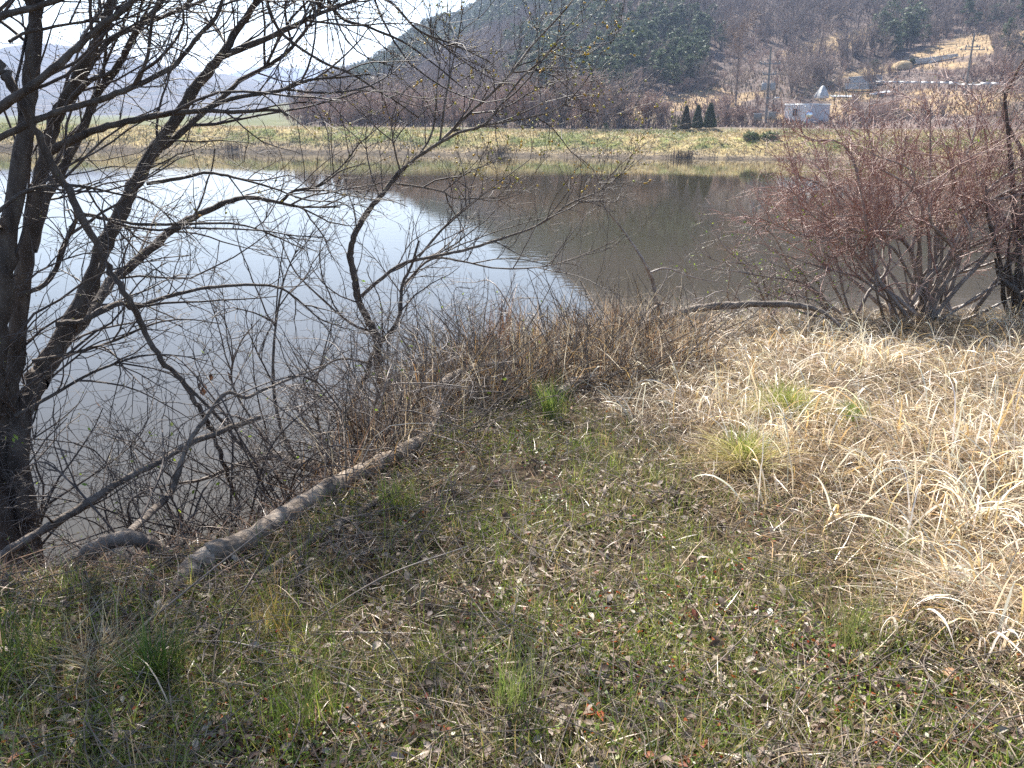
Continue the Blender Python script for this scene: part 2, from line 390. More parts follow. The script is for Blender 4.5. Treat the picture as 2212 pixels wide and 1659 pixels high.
def leaflets(c, d, size, cols):
    """flat folded leaves at points c pointing along d"""
    n = len(c); pr = norm(np.cross(d, rng.normal(size=(n, 3)))); nm = np.cross(d, pr); s = size[:, None]
    V = np.stack([c, c+d*s*.5+pr*s*.27+nm*s*.1, c+d*s, c+d*s*.5-pr*s*.27+nm*s*.1], 1).reshape(-1, 3)
    return V, np.arange(n*4).reshape(-1, 4), np.repeat(cols, 4, 0)
def pick(palette, n, var=.18):
    pal = np.asarray(palette, float); c = pal[rng.integers(0, len(pal), n)]
    return c*rng.uniform(1-var, 1+var, (n, 1))*rng.uniform(.95, 1.05, (n, 3))

YELLOW = [(.50, .42, .06), (.42, .42, .08), (.55, .38, .05)]
FRESH = [(.20, .28, .03), (.26, .32, .04), (.14, .22, .03)]

# ---------------------------------------------------------------- willow at the left edge
base = np.array([-3.02, 4.35, 0]); base[2] = nearz(base[0], base[1])-.1
def U(u, v, Y): return (u, v, Y)
W_TRUNK = [
    ([(0, 0, 0), (-35, 1000, 4.45), (-18, 880, 4.5), (-4, 700, 4.55), (16, 520, 4.6), (50, 320, 4.7), (66, 180, 4.8), (80, 40, 4.9), (92, -140, 5), (100, -420, 5.1)], .082, .022),
    ([(0, 0, 0), (5, 1020, 4.55), (25, 860, 4.7), (50, 600, 4.8), (80, 420, 4.9), (112, 280, 5.0), (150, 200, 5.0), (190, 125, 5.0), (218, 70, 5.0), (250, -30, 5.0), (300, -260, 5.0)], .060, .016),
    ([(0, 0, 0), (40, 1000, 4.6), (75, 830, 4.8), (110, 770, 4.9), (180, 650, 5.1), (222, 540, 5.2), (265, 450, 5.3), (310, 360, 5.4), (360, 285, 5.5), (440, 165, 5.6), (478, 120, 5.6), (512, 65, 5.7), (556, 0, 5.7), (650, -170, 5.8)], .072, .015),
]
WILLOW = [  # limbs, traced where in view (joints, radius at start, radius at end)
    ([(66, 540, 4.9), (95, 440, 5.1), (130, 370, 5.2), (173, 290, 5.3), (203, 215, 5.4), (247, 155, 5.4), (270, 115, 5.4), (300, 60, 5.4), (352, 0, 5.4), (420, -120, 5.4)], .036, .012),
    ([(96, 300, 5.2), (160, 207, 4.9), (197, 173, 4.8), (235, 160, 4.7), (248, 146, 4.7)], .020, .007),
    ([(90, 830, 4.8), (130, 750, 5.3), (190, 680, 5.6), (240, 610, 5.9), (300, 560, 6.0), (367, 500, 6.2), (433, 463, 6.3), (500, 433, 6.4), (540, 427, 6.5), (600, 437, 6.5), (650, 447, 6.6), (735, 447, 6.7)], .050, .006),
    ([(607, 437, 6.5), (634, 413, 6.5), (694, 400, 6.5), (734, 370, 6.6), (790, 352, 6.7)], .014, .004),
    ([(100, 330, 4.8), (167, 297, 4.75), (233, 273, 4.7), (300, 257, 4.7), (367, 245, 4.7), (433, 240, 4.7), (500, 242, 4.7), (593, 238, 4.7), (622, 250, 4.7)], .024, .007),
    ([(433, 240, 4.7), (500, 213, 4.75), (600, 197, 4.8), (667, 173, 4.8), (733, 167, 4.85), (800, 160, 4.9)], .014, .004),
    ([(-30, 255, 4.2), (0, 233, 4.2), (67, 187, 4.2), (143, 123, 4.25), (200, 73, 4.3), (267, 20, 4.3), (300, -10, 4.3), (380, -80, 4.3)], .024, .010),
    ([(-30, 310, 4.3), (0, 297, 4.3), (100, 250, 4.35), (200, 220, 4.4), (283, 190, 4.4), (360, 153, 4.45), (387, 130, 4.5), (427, 80, 4.5), (467, 37, 4.5), (480, 0, 4.5), (495, -70, 4.5)], .019, .008),
    ([(150, 200, 5.0), (233, 93, 5.2), (300, 57, 5.3), (367, 30, 5.4), (440, 0, 5.5), (540, -50, 5.6)], .018, .008),
    ([(350, 320, 5.5), (400, 280, 5.6), (443, 240, 5.7), (493, 200, 5.8), (520, 173, 5.9), (583, 140, 6.0), (633, 100, 6.0), (677, 40, 6.1), (700, -10, 6.1), (740, -100, 6.1)], .022, .008),
    ([(480, 122, 5.6), (567, 87, 5.7), (633, 57, 5.8), (680, 33, 5.8), (737, 12, 5.9), (860, -40, 6)], .022, .009),
    ([(316, 397, 5.4), (400, 383, 5.5), (450, 373, 5.6), (520, 387, 5.6), (600, 410, 5.7), (653, 430, 5.7), (710, 436, 5.8)], .013, .004),
    ([(120, 700, 4.8), (180, 692, 4.9), (260, 655, 5.1), (287, 666, 5.2), (333, 650, 5.3), (417, 627, 5.4), (500, 617, 5.5), (567, 616, 5.6), (610, 624, 5.6), (650, 653, 5.7), (693, 690, 5.7), (737, 704, 5.8)], .020, .004),
    ([(40, 640, 4.7), (110, 600, 4.8), (167, 473, 4.9), (230, 473, 5), (300, 485, 5.1), (400, 484, 5.2), (500, 483, 5.3), (570, 500, 5.3), (660, 540, 5.4)], .016, .004),
    ([(20, 90, 4.6), (60, 70, 4.7), (160, 50, 4.8), (225, 48, 4.8), (300, 70, 4.8), (345, 98, 4.8)], .010, .003),
    ([(-20, 40, 4.3), (40, 24, 4.3), (110, 5, 4.3), (180, -25, 4.3)], .018, .012),
    ([(-20, 470, 4.3), (60, 412, 4.4), (150, 400, 4.5), (260, 420, 4.7), (330, 440, 4.9), (420, 520, 5.1)], .012, .003),
    ([(70, 780, 4.7), (170, 760, 4.9), (250, 735, 5), (330, 700, 5.1), (400, 690, 5.2), (480, 700, 5.2)], .012, .003),
    ([(30, 900, 4.5), (120, 850, 4.7), (200, 805, 4.8), (300, 770, 4.9), (380, 768, 5), (450, 780, 5)], .012, .003),
    ([(690, -260, 5.9), (760, -60, 6.1), (850, 10, 6.3), (905, 66, 6.4), (990, 100, 6.5), (1060, 135, 6.5)], .014, .004),
    ([(650, -170, 5.8), (720, 20, 6.0), (800, 60, 6.0), (870, 90, 6.1), (940, 140, 6.2), (1000, 190, 6.3)], .013, .004),
    ([(80, 40, 4.9), (-20, -200, 4.7), (-140, -480, 4.6), (-240, -800, 4.5)], .03, .008), ([(100, -420, 5.1), (180, -700, 5.2), (220, -1000, 5.2)], .028, .008), ([(95, -200, 5.0), (30, -500, 5.3), (10, -900, 5.5)], .026, .008),  # limbs running out of view, added to shade the lower left ground
    ([(250, -30, 5.0), (260, -300, 4.6), (330, -620, 4.3), (380, -900, 4.1)], .026, .008), ([(300, -260, 5.0), (420, -480, 5.1), (520, -800, 5.2)], .022, .007), ([(650, -170, 5.8), (760, -330, 5.8), (860, -560, 5.9)], .02, .006), ([(-10, 300, 4.6), (-120, 60, 4.4), (-300, -160, 4.3), (-480, -420, 4.2)], .035, .010),  # more unseen limbs, added for their shade
    ([(-5, 500, 4.5), (-150, 380, 4.6), (-330, 200, 4.8), (-520, 40, 5)], .035, .01), ([(-140, -480, 4.6), (-60, -750, 4.2), (-20, -1000, 4.0)], .02, .007), ([(-480, -420, 4.2), (-520, -700, 4.2), (-500, -1000, 4.3)], .02, .007), ([(100, -420, 5.1), (330, -520, 4.8), (520, -640, 4.6)], .02, .006),  # also out of view, added as shade casters
    ([(560, -60, 5.5), (600, 60, 5.6), (690, 130, 5.7), (760, 160, 5.9), (830, 205, 6), (850, 215, 6), (905, 255, 6.1)], .012, .004),
]
willow = thing('willow_tree', 'dark multi-stemmed bare willow leaning over the pond, its stems filling the left edge', 'tree', base)
mb = MB(); main = []
for seq, r0, r1 in W_TRUNK:
    p, r = trace(seq, r0, r1, 6, ground0=base); main.append((p, r)); mb.tubes(p, r, 9)
# a thick root arching into the water in front of the trunk
mb.tubes(*smooth_line([base+(.0, .05, .75), base+(.16, .1, .66), base+(.36, .12, .42), base+(.5, .12, .05), base+(.55, .1, -.3)], [.04, .06, .058, .052, .05], 5, .1), 8)
mb.tubes(*smooth_line([base+(.0, .0, .25), base+(-.25, -.3, .1), base+(-.6, -.5, -.1)], [.11, .08, .05], 5, .1), 8)
mb.build('trunk', BARK, willow, smooth=True, origin=base)
for seq, r0, r1 in WILLOW:
    p, r = trace(seq, r0, r1, 5); main.append((p, r))
    MB().tubes(p, r, 7).build('limb', BARK, willow, smooth=True, origin=base)
PR = [resample(p, r, 24) for p, r in main]; Pm = np.array([a for a, _ in PR]); Rm = np.array([b for _, b in PR])
l1 = grow(Pm, Rm, 6.5, .95, (25, 65), .10, up=.22, curl=.14, n=9, rmax=.010, bias=(.22, .05, 0))
l2 = grow(*l1, 8.5, .46, (25, 70), .08, up=.15, curl=.17, n=7, rmax=.0042)
l3 = grow(*l2, 8.0, .18, (25, 70), .1, up=.1, curl=.2, n=4, rmax=.0022)
mb = MB().tubes(*l1, 5).tubes(*l2, 4).tubes(*l3, 3)
print('willow twigs', len(l1[0]), len(l2[0]), len(l3[0]))
mb.build('twigs', TWIG, willow, origin=base)
hi = Pm[:, -1, 2] > 2.6
u1 = grow(Pm[hi], Rm[hi], 14, 1.1, (25, 65), .2, up=.1, curl=.14, n=8, rmax=.011); u1 = (u1[0][u1[0][:, 2, 2] > 2.1], u1[1][u1[0][:, 2, 2] > 2.1])  # extra dense twigs above the view, added to deepen the ground shade
u2 = grow(*u1, 11, .55, (25, 70), .08, up=.1, curl=.17, n=6, rmax=.006); u3 = grow(*u2, 8, .2, (25, 70), .1, n=4, rmax=.004)
MB().tubes(*u1, 5).tubes(*u2, 4).tubes(*u3, 3).build('upper_shade_twigs', TWIG, willow, origin=base)
V, T = dots_on(*l3, 2600, .011)
mb = MB().add(V, t=T, col=np.repeat(pick([(.30, .28, .12), (.40, .38, .14), (.22, .17, .09)], 2600), 6, 0)); mb.build('buds', BUD, willow, origin=base)
# dry leaves still hanging
pts = np.array([P(u, v, 5.0) for u, v in [(462, 798), (455, 805), (490, 800), (432, 825), (436, 835), (440, 828), (205, 865), (165, 700)]]); n = len(pts)
V, Q, cc = leaflets(pts, norm(np.array([[.1, .1, -1.]]).repeat(n, 0)+rng.normal(0, .3, (n, 3))), rng.uniform(.05, .10, n), pick([(.10, .05, .03), (.14, .07, .04)], n))
MB().add(V, Q, col=cc).build('hanging_leaves', LEAF, willow, origin=base)

# ---------------------------------------------------------------- broken branches and logs by the willow
def log_thing(name, label, cat_, curves, mat, twig=0, group=None, sides=10, tmat=None):
    o = pb = curves[0][0][0]
    mb = MB()
    for p, r in curves: mb.tubes(p, r, sides, caps=r[0] > .0125)
    if twig:
        PR = [resample(p, r, 16) for p, r in curves]; a = np.array([q for q, _ in PR]); b_ = np.array([q for _, q in PR])
        t1 = grow(a, b_, twig, .45, (30, 75), .1, up=.3, curl=.15, n=6, rmax=.008); t2 = grow(*t1, 4, .2, n=4, rmax=.003)
        root = thing(name, label, cat_, o, group=group)
        mb.build('stem', mat, root, smooth=True, origin=o)
        if len(t1[0]): MB().tubes(*t1, 5).tubes(*t2, 3).build('twigs', tmat or TWIG, root, origin=o)
        return root
    ob = mb.build(name, mat, smooth=True, origin=o); ob.location = [float(x) for x in o]
    return tag(ob, label, cat_, group)
log_thing('leaning_branch', 'long dark broken branch leaning down through the willow into the water', 'branch',
          [trace([(-40, 100, 4.3), (0, 143, 4.3), (30, 190, 4.3), (80, 290, 4.35), (130, 385, 4.4), (165, 440, 4.4), (215, 545, 4.45), (247, 596, 4.5), (277, 643, 4.5), (310, 706, 4.6), (350, 776, 4.6), (400, 830, 4.7), (430, 880, 4.7), (457, 930, 4.8), (477, 983, 4.8), (493, 1030, 4.9), (520, 1100, 5.0)], .024, .012, 5, jit=.35),
           trace([(400, 830, 4.7), (470, 900, 4.75), (540, 985, 4.8), (600, 1050, 4.9)], .011, .006, 5)], BARK, 2.0)
log_thing('broken_branch', 'snapped brown branch rising from the lower left bank to a blunt end over the water', 'branch',
          [trace([(0, 1200, 3.8), (60, 1165, 3.85), (167, 1100, 4.0), (267, 1036, 4.15), (333, 1003, 4.25), (410, 960, 4.4), (500, 923, 4.5), (563, 901, 4.6)], .026, .014, 5)], BARK2, 1.8)
arc = [G(118, 1252, -.01)]
log_thing('arched_log', 'grey bent log arching over the bank edge with a pale branch rising from it', 'log',
          [smooth_line([arc[0]]+[P(*q) for q in [(150, 1228, 3.12), (200, 1190, 3.15), (255, 1164, 3.18), (310, 1170, 3.2), (350, 1195, 3.22), (378, 1245, 3.24)]], [.034, .036, .038, .038, .035, .034, .032], 6, .08),
           trace([(262, 1164, 3.18), (333, 1100, 3.7), (370, 1060, 4.0), (390, 1000, 4.1), (410, 953, 4.2), (443, 906, 4.3), (487, 850, 4.4), (530, 858, 4.5), (567, 843, 4.6), (633, 816, 4.8), (700, 790, 5)], .020, .006, 6)], BARK2, 1.2)
pts = [G(u, v, -.035 if u < 400 else .03 if u < 450 else .06) for u, v in [(385, 1275), (430, 1243), (480, 1225), (560, 1178), (660, 1116), (730, 1072), (800, 1034), (880, 992), (925, 962)]]
pts += [G(945, 925, .14), G(962, 893, .26), G(1030, 862, .26), G(1110, 845, .24), G(1200, 838, .14)]
log_thing('fallen_log', 'long weathered log lying along the bank edge between grass and water', 'log',
          [smooth_line(pts[:9], np.linspace(.056, .046, 9), 6, .10), smooth_line(pts[8:], [.036, .034, .030, .026, .024, .020], 6, .10)], LOGM, 1.5)
log_thing('fallen_branch', 'thin grey branch lying in the grass just right of the long log', 'branch',
          [smooth_line([G(u, v, .03) for u, v in [(560, 1262), (640, 1205), (730, 1150), (800, 1105), (850, 1062), (900, 1035)]], np.linspace(.020, .009, 6), 6, .12)], BARK2, .8)
log_thing('fallen_branch', 'dark arching branch lying across the top of the dry grass bank', 'branch',
          [smooth_line([G(1345, 790, .05), G(1385, 765, .28), G(1430, 755, .34), G(1500, 742, .38), G(1580, 736, .40), G(1680, 735, .40), G(1745, 735, .36), G(1790, 740, .26), G(1850, 755, .06)], [.05, .046, .044, .042, .040, .036, .028, .02, .012], 6, .1),
           smooth_line([G(1360, 800, .05), G(1400, 745, .35), G(1440, 725, .38)], [.028, .022, .008], 6, .1),
           smooth_line([G(1375, 790, .10), G(1430, 800, .14), G(1520, 822, .10)], [.025, .02, .012], 6, .1)], BARK2, 2.2)
log_thing('cut_stump', 'short mossy broken stub poking out under the brush heap', 'stump',
          [smooth_line([G(1205, 868, .06), G(1240, 853, .10), G(1290, 838, .10)], [.042, .046, .048], 5, .06)], LOGM)
log_thing('bare_sapling', 'pale bent dead sapling standing above the brush heap in front of the water', 'sapling',
          [smooth_line([G(1425, 715, 0)]+[P(*q) for q in [(1418, 660, 8.6), (1410, 610, 8.6), (1395, 575, 8.5), (1375, 540, 8.5), (1340, 490, 8.5), (1312, 455, 8.4)]], [.028, .024, .022, .018, .014, .009, .005], 6, .1),
           trace([(1402, 590, 8.55), (1440, 580, 8.6), (1500, 600, 8.7), (1560, 610, 8.9)], .012, .004)], PALETWIG, 3.5, tmat=PALETWIG)

# ---------------------------------------------------------------- catkin shrub in the middle of the left water
cb = P(857, 935, 7.0); cb[2] = nearz(cb[0], cb[1])-.05; cb2 = P(715, 1045, 5.6); cb2[2] = nearz(cb2[0], cb2[1])-.05
shr = thing('catkin_shrub', 'bare twisted shrub with yellow catkins reaching up and right across the pond', 'shrub', cb)
CT = [([(0, 0, 0), (850, 880, 7.0), (828, 838, 7.0), (816, 800, 7.0), (813, 730, 7.0), (794, 690, 7.0), (773, 645, 7.0), (766, 600, 7.0), (757, 553, 7.0), (764, 513, 7.0), (787, 467, 7.1), (817, 430, 7.1), (850, 387, 7.2), (864, 370, 7.2)], .042, .020, cb),
      ([(0, 0, 0), (693, 1018, 5.7), (640, 1000, 5.9), (590, 985, 6.1), (560, 992, 6.2), (530, 1010, 6.2)], .055, .03, cb2),
      ([(0, 0, 0), (740, 980, 6.6), (757, 903, 6.7), (770, 850, 6.8), (793, 806, 6.9), (804, 766, 7.0), (860, 690, 7.0), (868, 620, 7.1), (890, 570, 7.1), (905, 520, 7.2)], .035, .009, np.array(P(735, 1000, 6.5)))]
mb = MB(); main = []
for seq, r0, r1, b0 in CT:
    p, r = trace(seq, r0, r1, 6, ground0=b0); main.append((p, r)); mb.tubes(p, r, 9)
mb.build('trunk', BARK, shr, smooth=True, origin=cb)
CL = [([(864, 370, 7.2), (904, 338, 7.2), (950, 306, 7.2), (1010, 248, 7.3), (1057, 207, 7.3), (1104, 157, 7.3), (1154, 93, 7.4), (1204, 40, 7.4), (1237, 0, 7.4), (1290, -80, 7.5)], .018, .005),
      ([(930, 320, 7.2), (990, 287, 7.1), (1047, 268, 7.0), (1090, 215, 7.0), (1130, 165, 7.0), (1170, 130, 6.9), (1230, 85, 6.9)], .015, .004),
      ([(1047, 270, 7.0), (1110, 260, 7.0), (1187, 242, 7.0), (1230, 215, 7.0), (1275, 160, 7), (1300, 110, 7)], .010, .003),
      ([(950, 306, 7.2), (960, 230, 7.2), (975, 150, 7.3), (990, 80, 7.3), (1000, 20, 7.4)], .012, .004),
      ([(904, 338, 7.2), (935, 280, 7.3), (945, 180, 7.3), (950, 120, 7.4), (930, 60, 7.5)], .011, .004),
      ([(864, 370, 7.2), (850, 310, 7.1), (845, 270, 7.1), (830, 215, 7.0)], .010, .003),
      ([(820, 425, 7.1), (800, 370, 7.1), (790, 300, 7.2), (800, 230, 7.2)], .009, .003),
      ([(850, 395, 7.2), (950, 412, 7.2), (980, 428, 7.2), (1030, 428, 7.3), (1100, 420, 7.3), (1160, 380, 7.3)], .010, .003),
      ([(780, 640, 7.0), (860, 575, 7.0), (944, 553, 7.0), (1004, 540, 7.0), (1090, 513, 7.1), (1170, 483, 7.2), (1230, 440, 7.2), (1304, 407, 7.3), (1370, 347, 7.4)], .018, .004),
      ([(905, 555, 7.0), (960, 490, 7.0), (1010, 445, 7.1), (1090, 385, 7.1), (1150, 340, 7.2)], .012, .003),
      ([(868, 620, 7.1), (930, 560, 7.2), (1000, 565, 7.3), (1080, 580, 7.3), (1180, 575, 7.4), (1260, 550, 7.5), (1330, 520, 7.5)], .012, .004),
      ([(815, 720, 7.0), (760, 700, 6.8), (690, 640, 6.6), (640, 590, 6.5), (610, 530, 6.4)], .014, .004),
      ([(640, 1000, 5.9), (600, 900, 6.0), (590, 800, 6.1), (596, 700, 6.2), (612, 610, 6.3), (640, 540, 6.4)], .018, .004),
      ([(600, 985, 6.1), (540, 900, 6.3), (500, 820, 6.4), (520, 740, 6.5), (560, 690, 6.6)], .014, .004),
      ([(700, 1020, 5.7), (690, 930, 5.9), (680, 850, 6.0), (700, 760, 6.1), (720, 690, 6.2)], .013, .004),
      ([(828, 838, 7.0), (880, 800, 7.0), (940, 790, 7.1), (985, 815, 7.1), (1010, 860, 7.0)], .016, .006),
      ([(816, 790, 7.0), (740, 775, 6.8), (690, 800, 6.7), (630, 860, 6.6), (600, 920, 6.6)], .012, .004),
      ([(560, 992, 6.2), (500, 1010, 6.2), (440, 1035, 6.1), (380, 1045, 6.0), (300, 1060, 5.9)], .022, .006)]
for seq, r0, r1 in CL:
    p, r = trace(seq, r0, r1, 5); main.append((p, r)); MB().tubes(p, r, 6).build('limb', BARK2, shr, smooth=True, origin=cb)
PR = [resample(p, r, 22) for p, r in main]; Pm = np.array([a for a, _ in PR]); Rm = np.array([b for _, b in PR])
l1 = grow(Pm, Rm, 8, .8, (25, 65), .10, up=.35, curl=.14, n=8, rmax=.008, bias=(.12, 0, 0))
l2 = grow(*l1, 10, .36, (25, 65), .08, up=.25, curl=.17, n=6, rmax=.0040)
l3 = grow(*l2, 9, .14, (25, 70), .1, up=.2, curl=.2, n=4, rmax=.0024)
print('catkin twigs', len(l1[0]), len(l2[0]), len(l3[0]))
MB().tubes(*l1, 5).tubes(*l2, 4).tubes(*l3, 3).build('twigs', TWIG, shr, origin=cb)
k = l2[0][:, -1, 2] > 1.0
V, T = dots_on(l2[0][k], l2[1][k], 800, .026)
MB().add(V, t=T, col=np.repeat(pick(YELLOW, 800), 6, 0)).build('catkins', BUD, shr, origin=cb)

# ---------------------------------------------------------------- shore shrubs grown from their roots
def shrub(name, label, root, targets, r0, cat_='shrub', bark=BARK2, tw=TWIG, d1=7, len1=.6, d2=10, len2=.28, d3=9, len3=.11, up=.25, bow=.25, leaf=0, leafpal=FRESH, buds=0, group=None, third=None, spread=.12, leafsize=.028, curl=.14, sinu=.06, clear=.2):
    root = np.asarray(root, float)
    o = thing(name, label, cat_, root, group=group)
    st = []
    for tg in targets:
        tg = np.asarray(tg, float); b0 = root+np.append(rng.normal(0, spread, 2), 0)
        b0[2] = nearz(b0[0], b0[1])-.06 if b0[1] < 14 else b0[2]
        d = tg-b0; mid = b0+d*.45+np.array([0, 0, bow*np.linalg.norm(d)*.5])+rng.normal(0, sinu, 3)*np.linalg.norm(d)
        m2 = b0+d*.72+np.array([0, 0, bow*np.linalg.norm(d)*.42])+rng.normal(0, sinu*.85, 3)*np.linalg.norm(d)
        rr = r0*rng.uniform(.45, 1.15)
        st.append(smooth_line([b0, mid*.5+b0*.5+rng.normal(0, .03, 3), mid, m2, tg], [rr, rr*.85, rr*.7, rr*.5, rr*.25], 5, .1))
    mb = MB()
    PR = [resample(p, r, 20) for p, r in st]; Pm = np.array([a for a, _ in PR]); Rm = np.array([b for _, b in PR])
    if len(st) <= 60:
        for p, r in st: MB().tubes(p, r, 7).build('stem', bark, o, smooth=True, origin=root)
    else:
        mb.tubes(Pm, Rm, 6)
    l1 = grow(Pm, Rm, d1, len1, (20, 62), clear, up=up, curl=curl, n=7, rmax=max(.004, r0*.32))
    l2 = grow(*l1, d2, len2, (25, 65), .1, up=up*.8, curl=curl*1.2, n=5, rmax=.0045)
    l3 = grow(*l2, d3, len3, (25, 70), .12, up=up*.6, curl=curl*1.4, n=4, rmax=.0028)
    MB().tubes(*l1, 5).tubes(*l2, 4).build('twigs', tw, o, origin=root)
    if len(l3[0]): MB().tubes(*l3, 3).build('twig_tips', third or tw, o, origin=root)
    if leaf:
        idx = rng.integers(0, len(l2[0]), leaf); ends = l2[0][idx, -1-rng.integers(0, 3, leaf)]
        V, Q, cc = leaflets(ends, norm(rng.normal(size=(leaf, 3))+[0, 0, .4]), leafsize*rng.uniform(.6, 1.4, leaf), pick(leafpal, leaf))
        MB().add(V, Q, col=cc).build('leaves', GREEN, o, origin=root)
    if buds:
        V, T = dots_on(l2[0], l2[1], buds, .012); MB().add(V, t=T, col=np.repeat(pick([(.30, .10, .07), (.35, .16, .10)], buds), 6, 0)).build('buds', BUD, o, origin=root)
    print(label[:30], len(st), len(l1[0]), len(l2[0]), len(l3[0]))
    return o
rb = G(1980, 690)
tg = [P(u, v, Y) for u, v, Y in [(1700, 430, 9.4), (1745, 330, 9.8), (1800, 270, 9.6), (1850, 245, 10.0), (1900, 215, 10.2), (1960, 205, 9.7), (2010, 225, 10.3), (2060, 235, 9.6), (2120, 205, 10), (2180, 190, 9.7), (2240, 220, 10),
                                 (1680, 520, 9.6), (1720, 375, 10.6), (1780, 430, 9.2), (1880, 330, 9.0), (2080, 330, 9.1), (2200, 330, 9.2), (2280, 420, 9.4), (2250, 510, 9.8), (2150, 420, 10.9), (1950, 300, 11), (2330, 300, 10)]]
ec = P(1995, 430, 10)
tg = tg[::2]+[P(u, v, Y) for u, v, Y in [(1640, 470, 9.5), (1690, 400, 9.8), (1740, 300, 9.7), (1660, 540, 9.4), (2280, 330, 9.6), (2330, 250, 10), (2260, 470, 9.3)]]
for i in range(26):
    q = rng.normal(size=3); q /= np.linalg.norm(q); q[2] = abs(q[2])*.9-.1; tg.append(ec+q*np.array([2.1, 1.3, 1.25])*rng.uniform(.8, 1.02))
shrub('red_twig_shrub', 'big rounded bare shrub with reddish twigs on the bank at the right', rb, tg, .031, bark=PALETWIG, tw=REDTWIG, third=REDTWIG, d1=11, len1=.9, d2=11, len2=.42, d3=9, len3=.16, bow=.06, up=.22, leaf=200, buds=2500, spread=.24, sinu=.08, clear=.42)
rb2 = G(2215, 690)
tg = [P(u, v, Y) for u, v, Y in [(2190, 480, 9.2), (2130, 400, 9.3), (2230, 260, 9.4), (2290, 330, 9.2), (2150, 560, 9.0), (2330, 420, 9), (2170, 200, 9.6), (2250, 60, 9.8)]]
shrub('viny_shrub', 'dark vine-wrapped stem with bare shoots at the right edge of the bank', rb2, tg, .05, bark=BARK, tw=PALETWIG, d1=6, len1=.6, bow=.05, spread=.10, leaf=30)
rb3 = G(1830, 690)
tg = [P(u, v, Y) for u, v, Y in [(1560, 520, 9.2), (1610, 470, 9.4), (1520, 575, 9), (1650, 560, 9.0), (1700, 480, 9.3), (1580, 610, 9.2), (1630, 640, 9), (1690, 630, 9.1), (1740, 600, 9)]]
shrub('low_shrub', 'low spreading bare shrub with scattered new green leaves, left of the red-twigged one', rb3, tg, .022, bark=PALETWIG, tw=PALETWIG, d1=9, len1=.5, d2=11, len2=.24, bow=.12, leaf=240, leafsize=.034, spread=.2)
rb4 = G(1610, 685)
tg = [P(u, v, Y) for u, v, Y in [(1480, 490, 8.9), (1530, 470, 9), (1390, 540, 9), (1440, 600, 8.7), (1560, 560, 9), (1620, 590, 9.0), (1350, 620, 8.8)]]
shrub('low_shrub', 'small wispy bare shrub leaning over the water behind the arching branch', rb4, tg, .015, bark=PALETWIG, tw=PALETWIG, d1=7, len1=.45, d2=9, len2=.2, bow=.1, leaf=60, spread=.25)
# tangle along the left bank: separate arching bramble clumps
for i, (u, v, dY, n, rad, lab) in enumerate([
        (60, 1240, 1.0, 22, 1.3, 'dense dark bramble tangle at the foot of the willow'),
        (-60, 1150, 1.6, 20, 1.5, 'dark bramble canes arching out behind the willow trunk'),
        (330, 1190, 1.7, 20, 1.3, 'dark bramble canes over the water between the arched log and the leaning branch'),
        (180, 1235, 1.6, 20, 1.3, 'dark bramble thicket standing at the water edge behind the snapped branch'),
        (250, 1215, .9, 18, 1.1, 'dark bramble clump behind the arched log'),
        (480, 1190, 1.2, 22, 1.2, 'bramble clump with arching canes behind the middle of the long log'),
        (640, 1090, 1.2, 24, 1.1, 'bramble clump in front of the water beside the leaning shrub trunk'),
        (800, 1000, .6, 26, 1.0, 'grey bramble tangle behind the upper end of the long log'),
        (930, 880, .6, 26, .9, 'tangled thicket around the foot of the catkin shrub'),
        (1010, 800, .4, 24, .9, 'dense twiggy thicket left of the brush heap'),
        (1130, 770, .5, 22, .9, 'twiggy thicket standing against the bright water behind the brush heap')]):
    r0 = G(u, v); r0[1] += dY; r0[2] = nearz(r0[0], r0[1])
    ths = rng.uniform(0, 2*np.pi, n); rr = rad*rng.uniform(.35, 1.25, n)
    tg = [r0+np.array([math.cos(t)*q, math.sin(t)*q*.8, rng.uniform(.05, 1.15 if i < 6 else .9)]) for t, q in zip(ths, rr)]
    shrub('bramble', lab, r0, tg, .007, cat_='bramble', bark=TWIG if i < 6 else PALETWIG, tw=TWIG if i < 6 else PALETWIG if i % 2 else BARK2, d1=5.5, len1=.48, d2=7, len2=.22, d3=4.5, len3=.10, up=.12, bow=.4, spread=.30, leaf=24, curl=.18)
# ---------------------------------------------------------------- ground cover of the near bank
STRAW = [(.55, .42, .25), (.64, .53, .36), (.46, .33, .175), (.36, .24, .125), (.24, .16, .085)]
PALE = [(.80, .72, .56), (.76, .65, .44), (.80, .74, .60), (.74, .62, .42), (.66, .46, .20)]
DULL = [(.24, .16, .095), (.38, .27, .17), (.10, .065, .04), (.56, .45, .31), (.66, .55, .39), (.17, .11, .065), (.30, .20, .11)]
BROWN = [(.20, .115, .06), (.28, .165, .09), (.15, .09, .055), (.36, .23, .13)]
GRN = [(.19, .27, .035), (.27, .34, .05), (.14, .22, .03), (.34, .36, .07)]
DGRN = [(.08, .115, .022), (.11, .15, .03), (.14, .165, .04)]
def field(n, pw=-.2, y0=1.15, y1=12.8, amax=.82):
    u = rng.random(n); k = pw+1
    y = (y0**k+u*(y1**k-y0**k))**(1/k); x = y*rng.uniform(-amax, amax, n)
    return x, y
def dryness(x, y):
    return sstep(-.55, .55, x-(.35+(5.4-y)*.47)+(fbm(x*1.1, y*1.1, 61)-.5)*1.6)
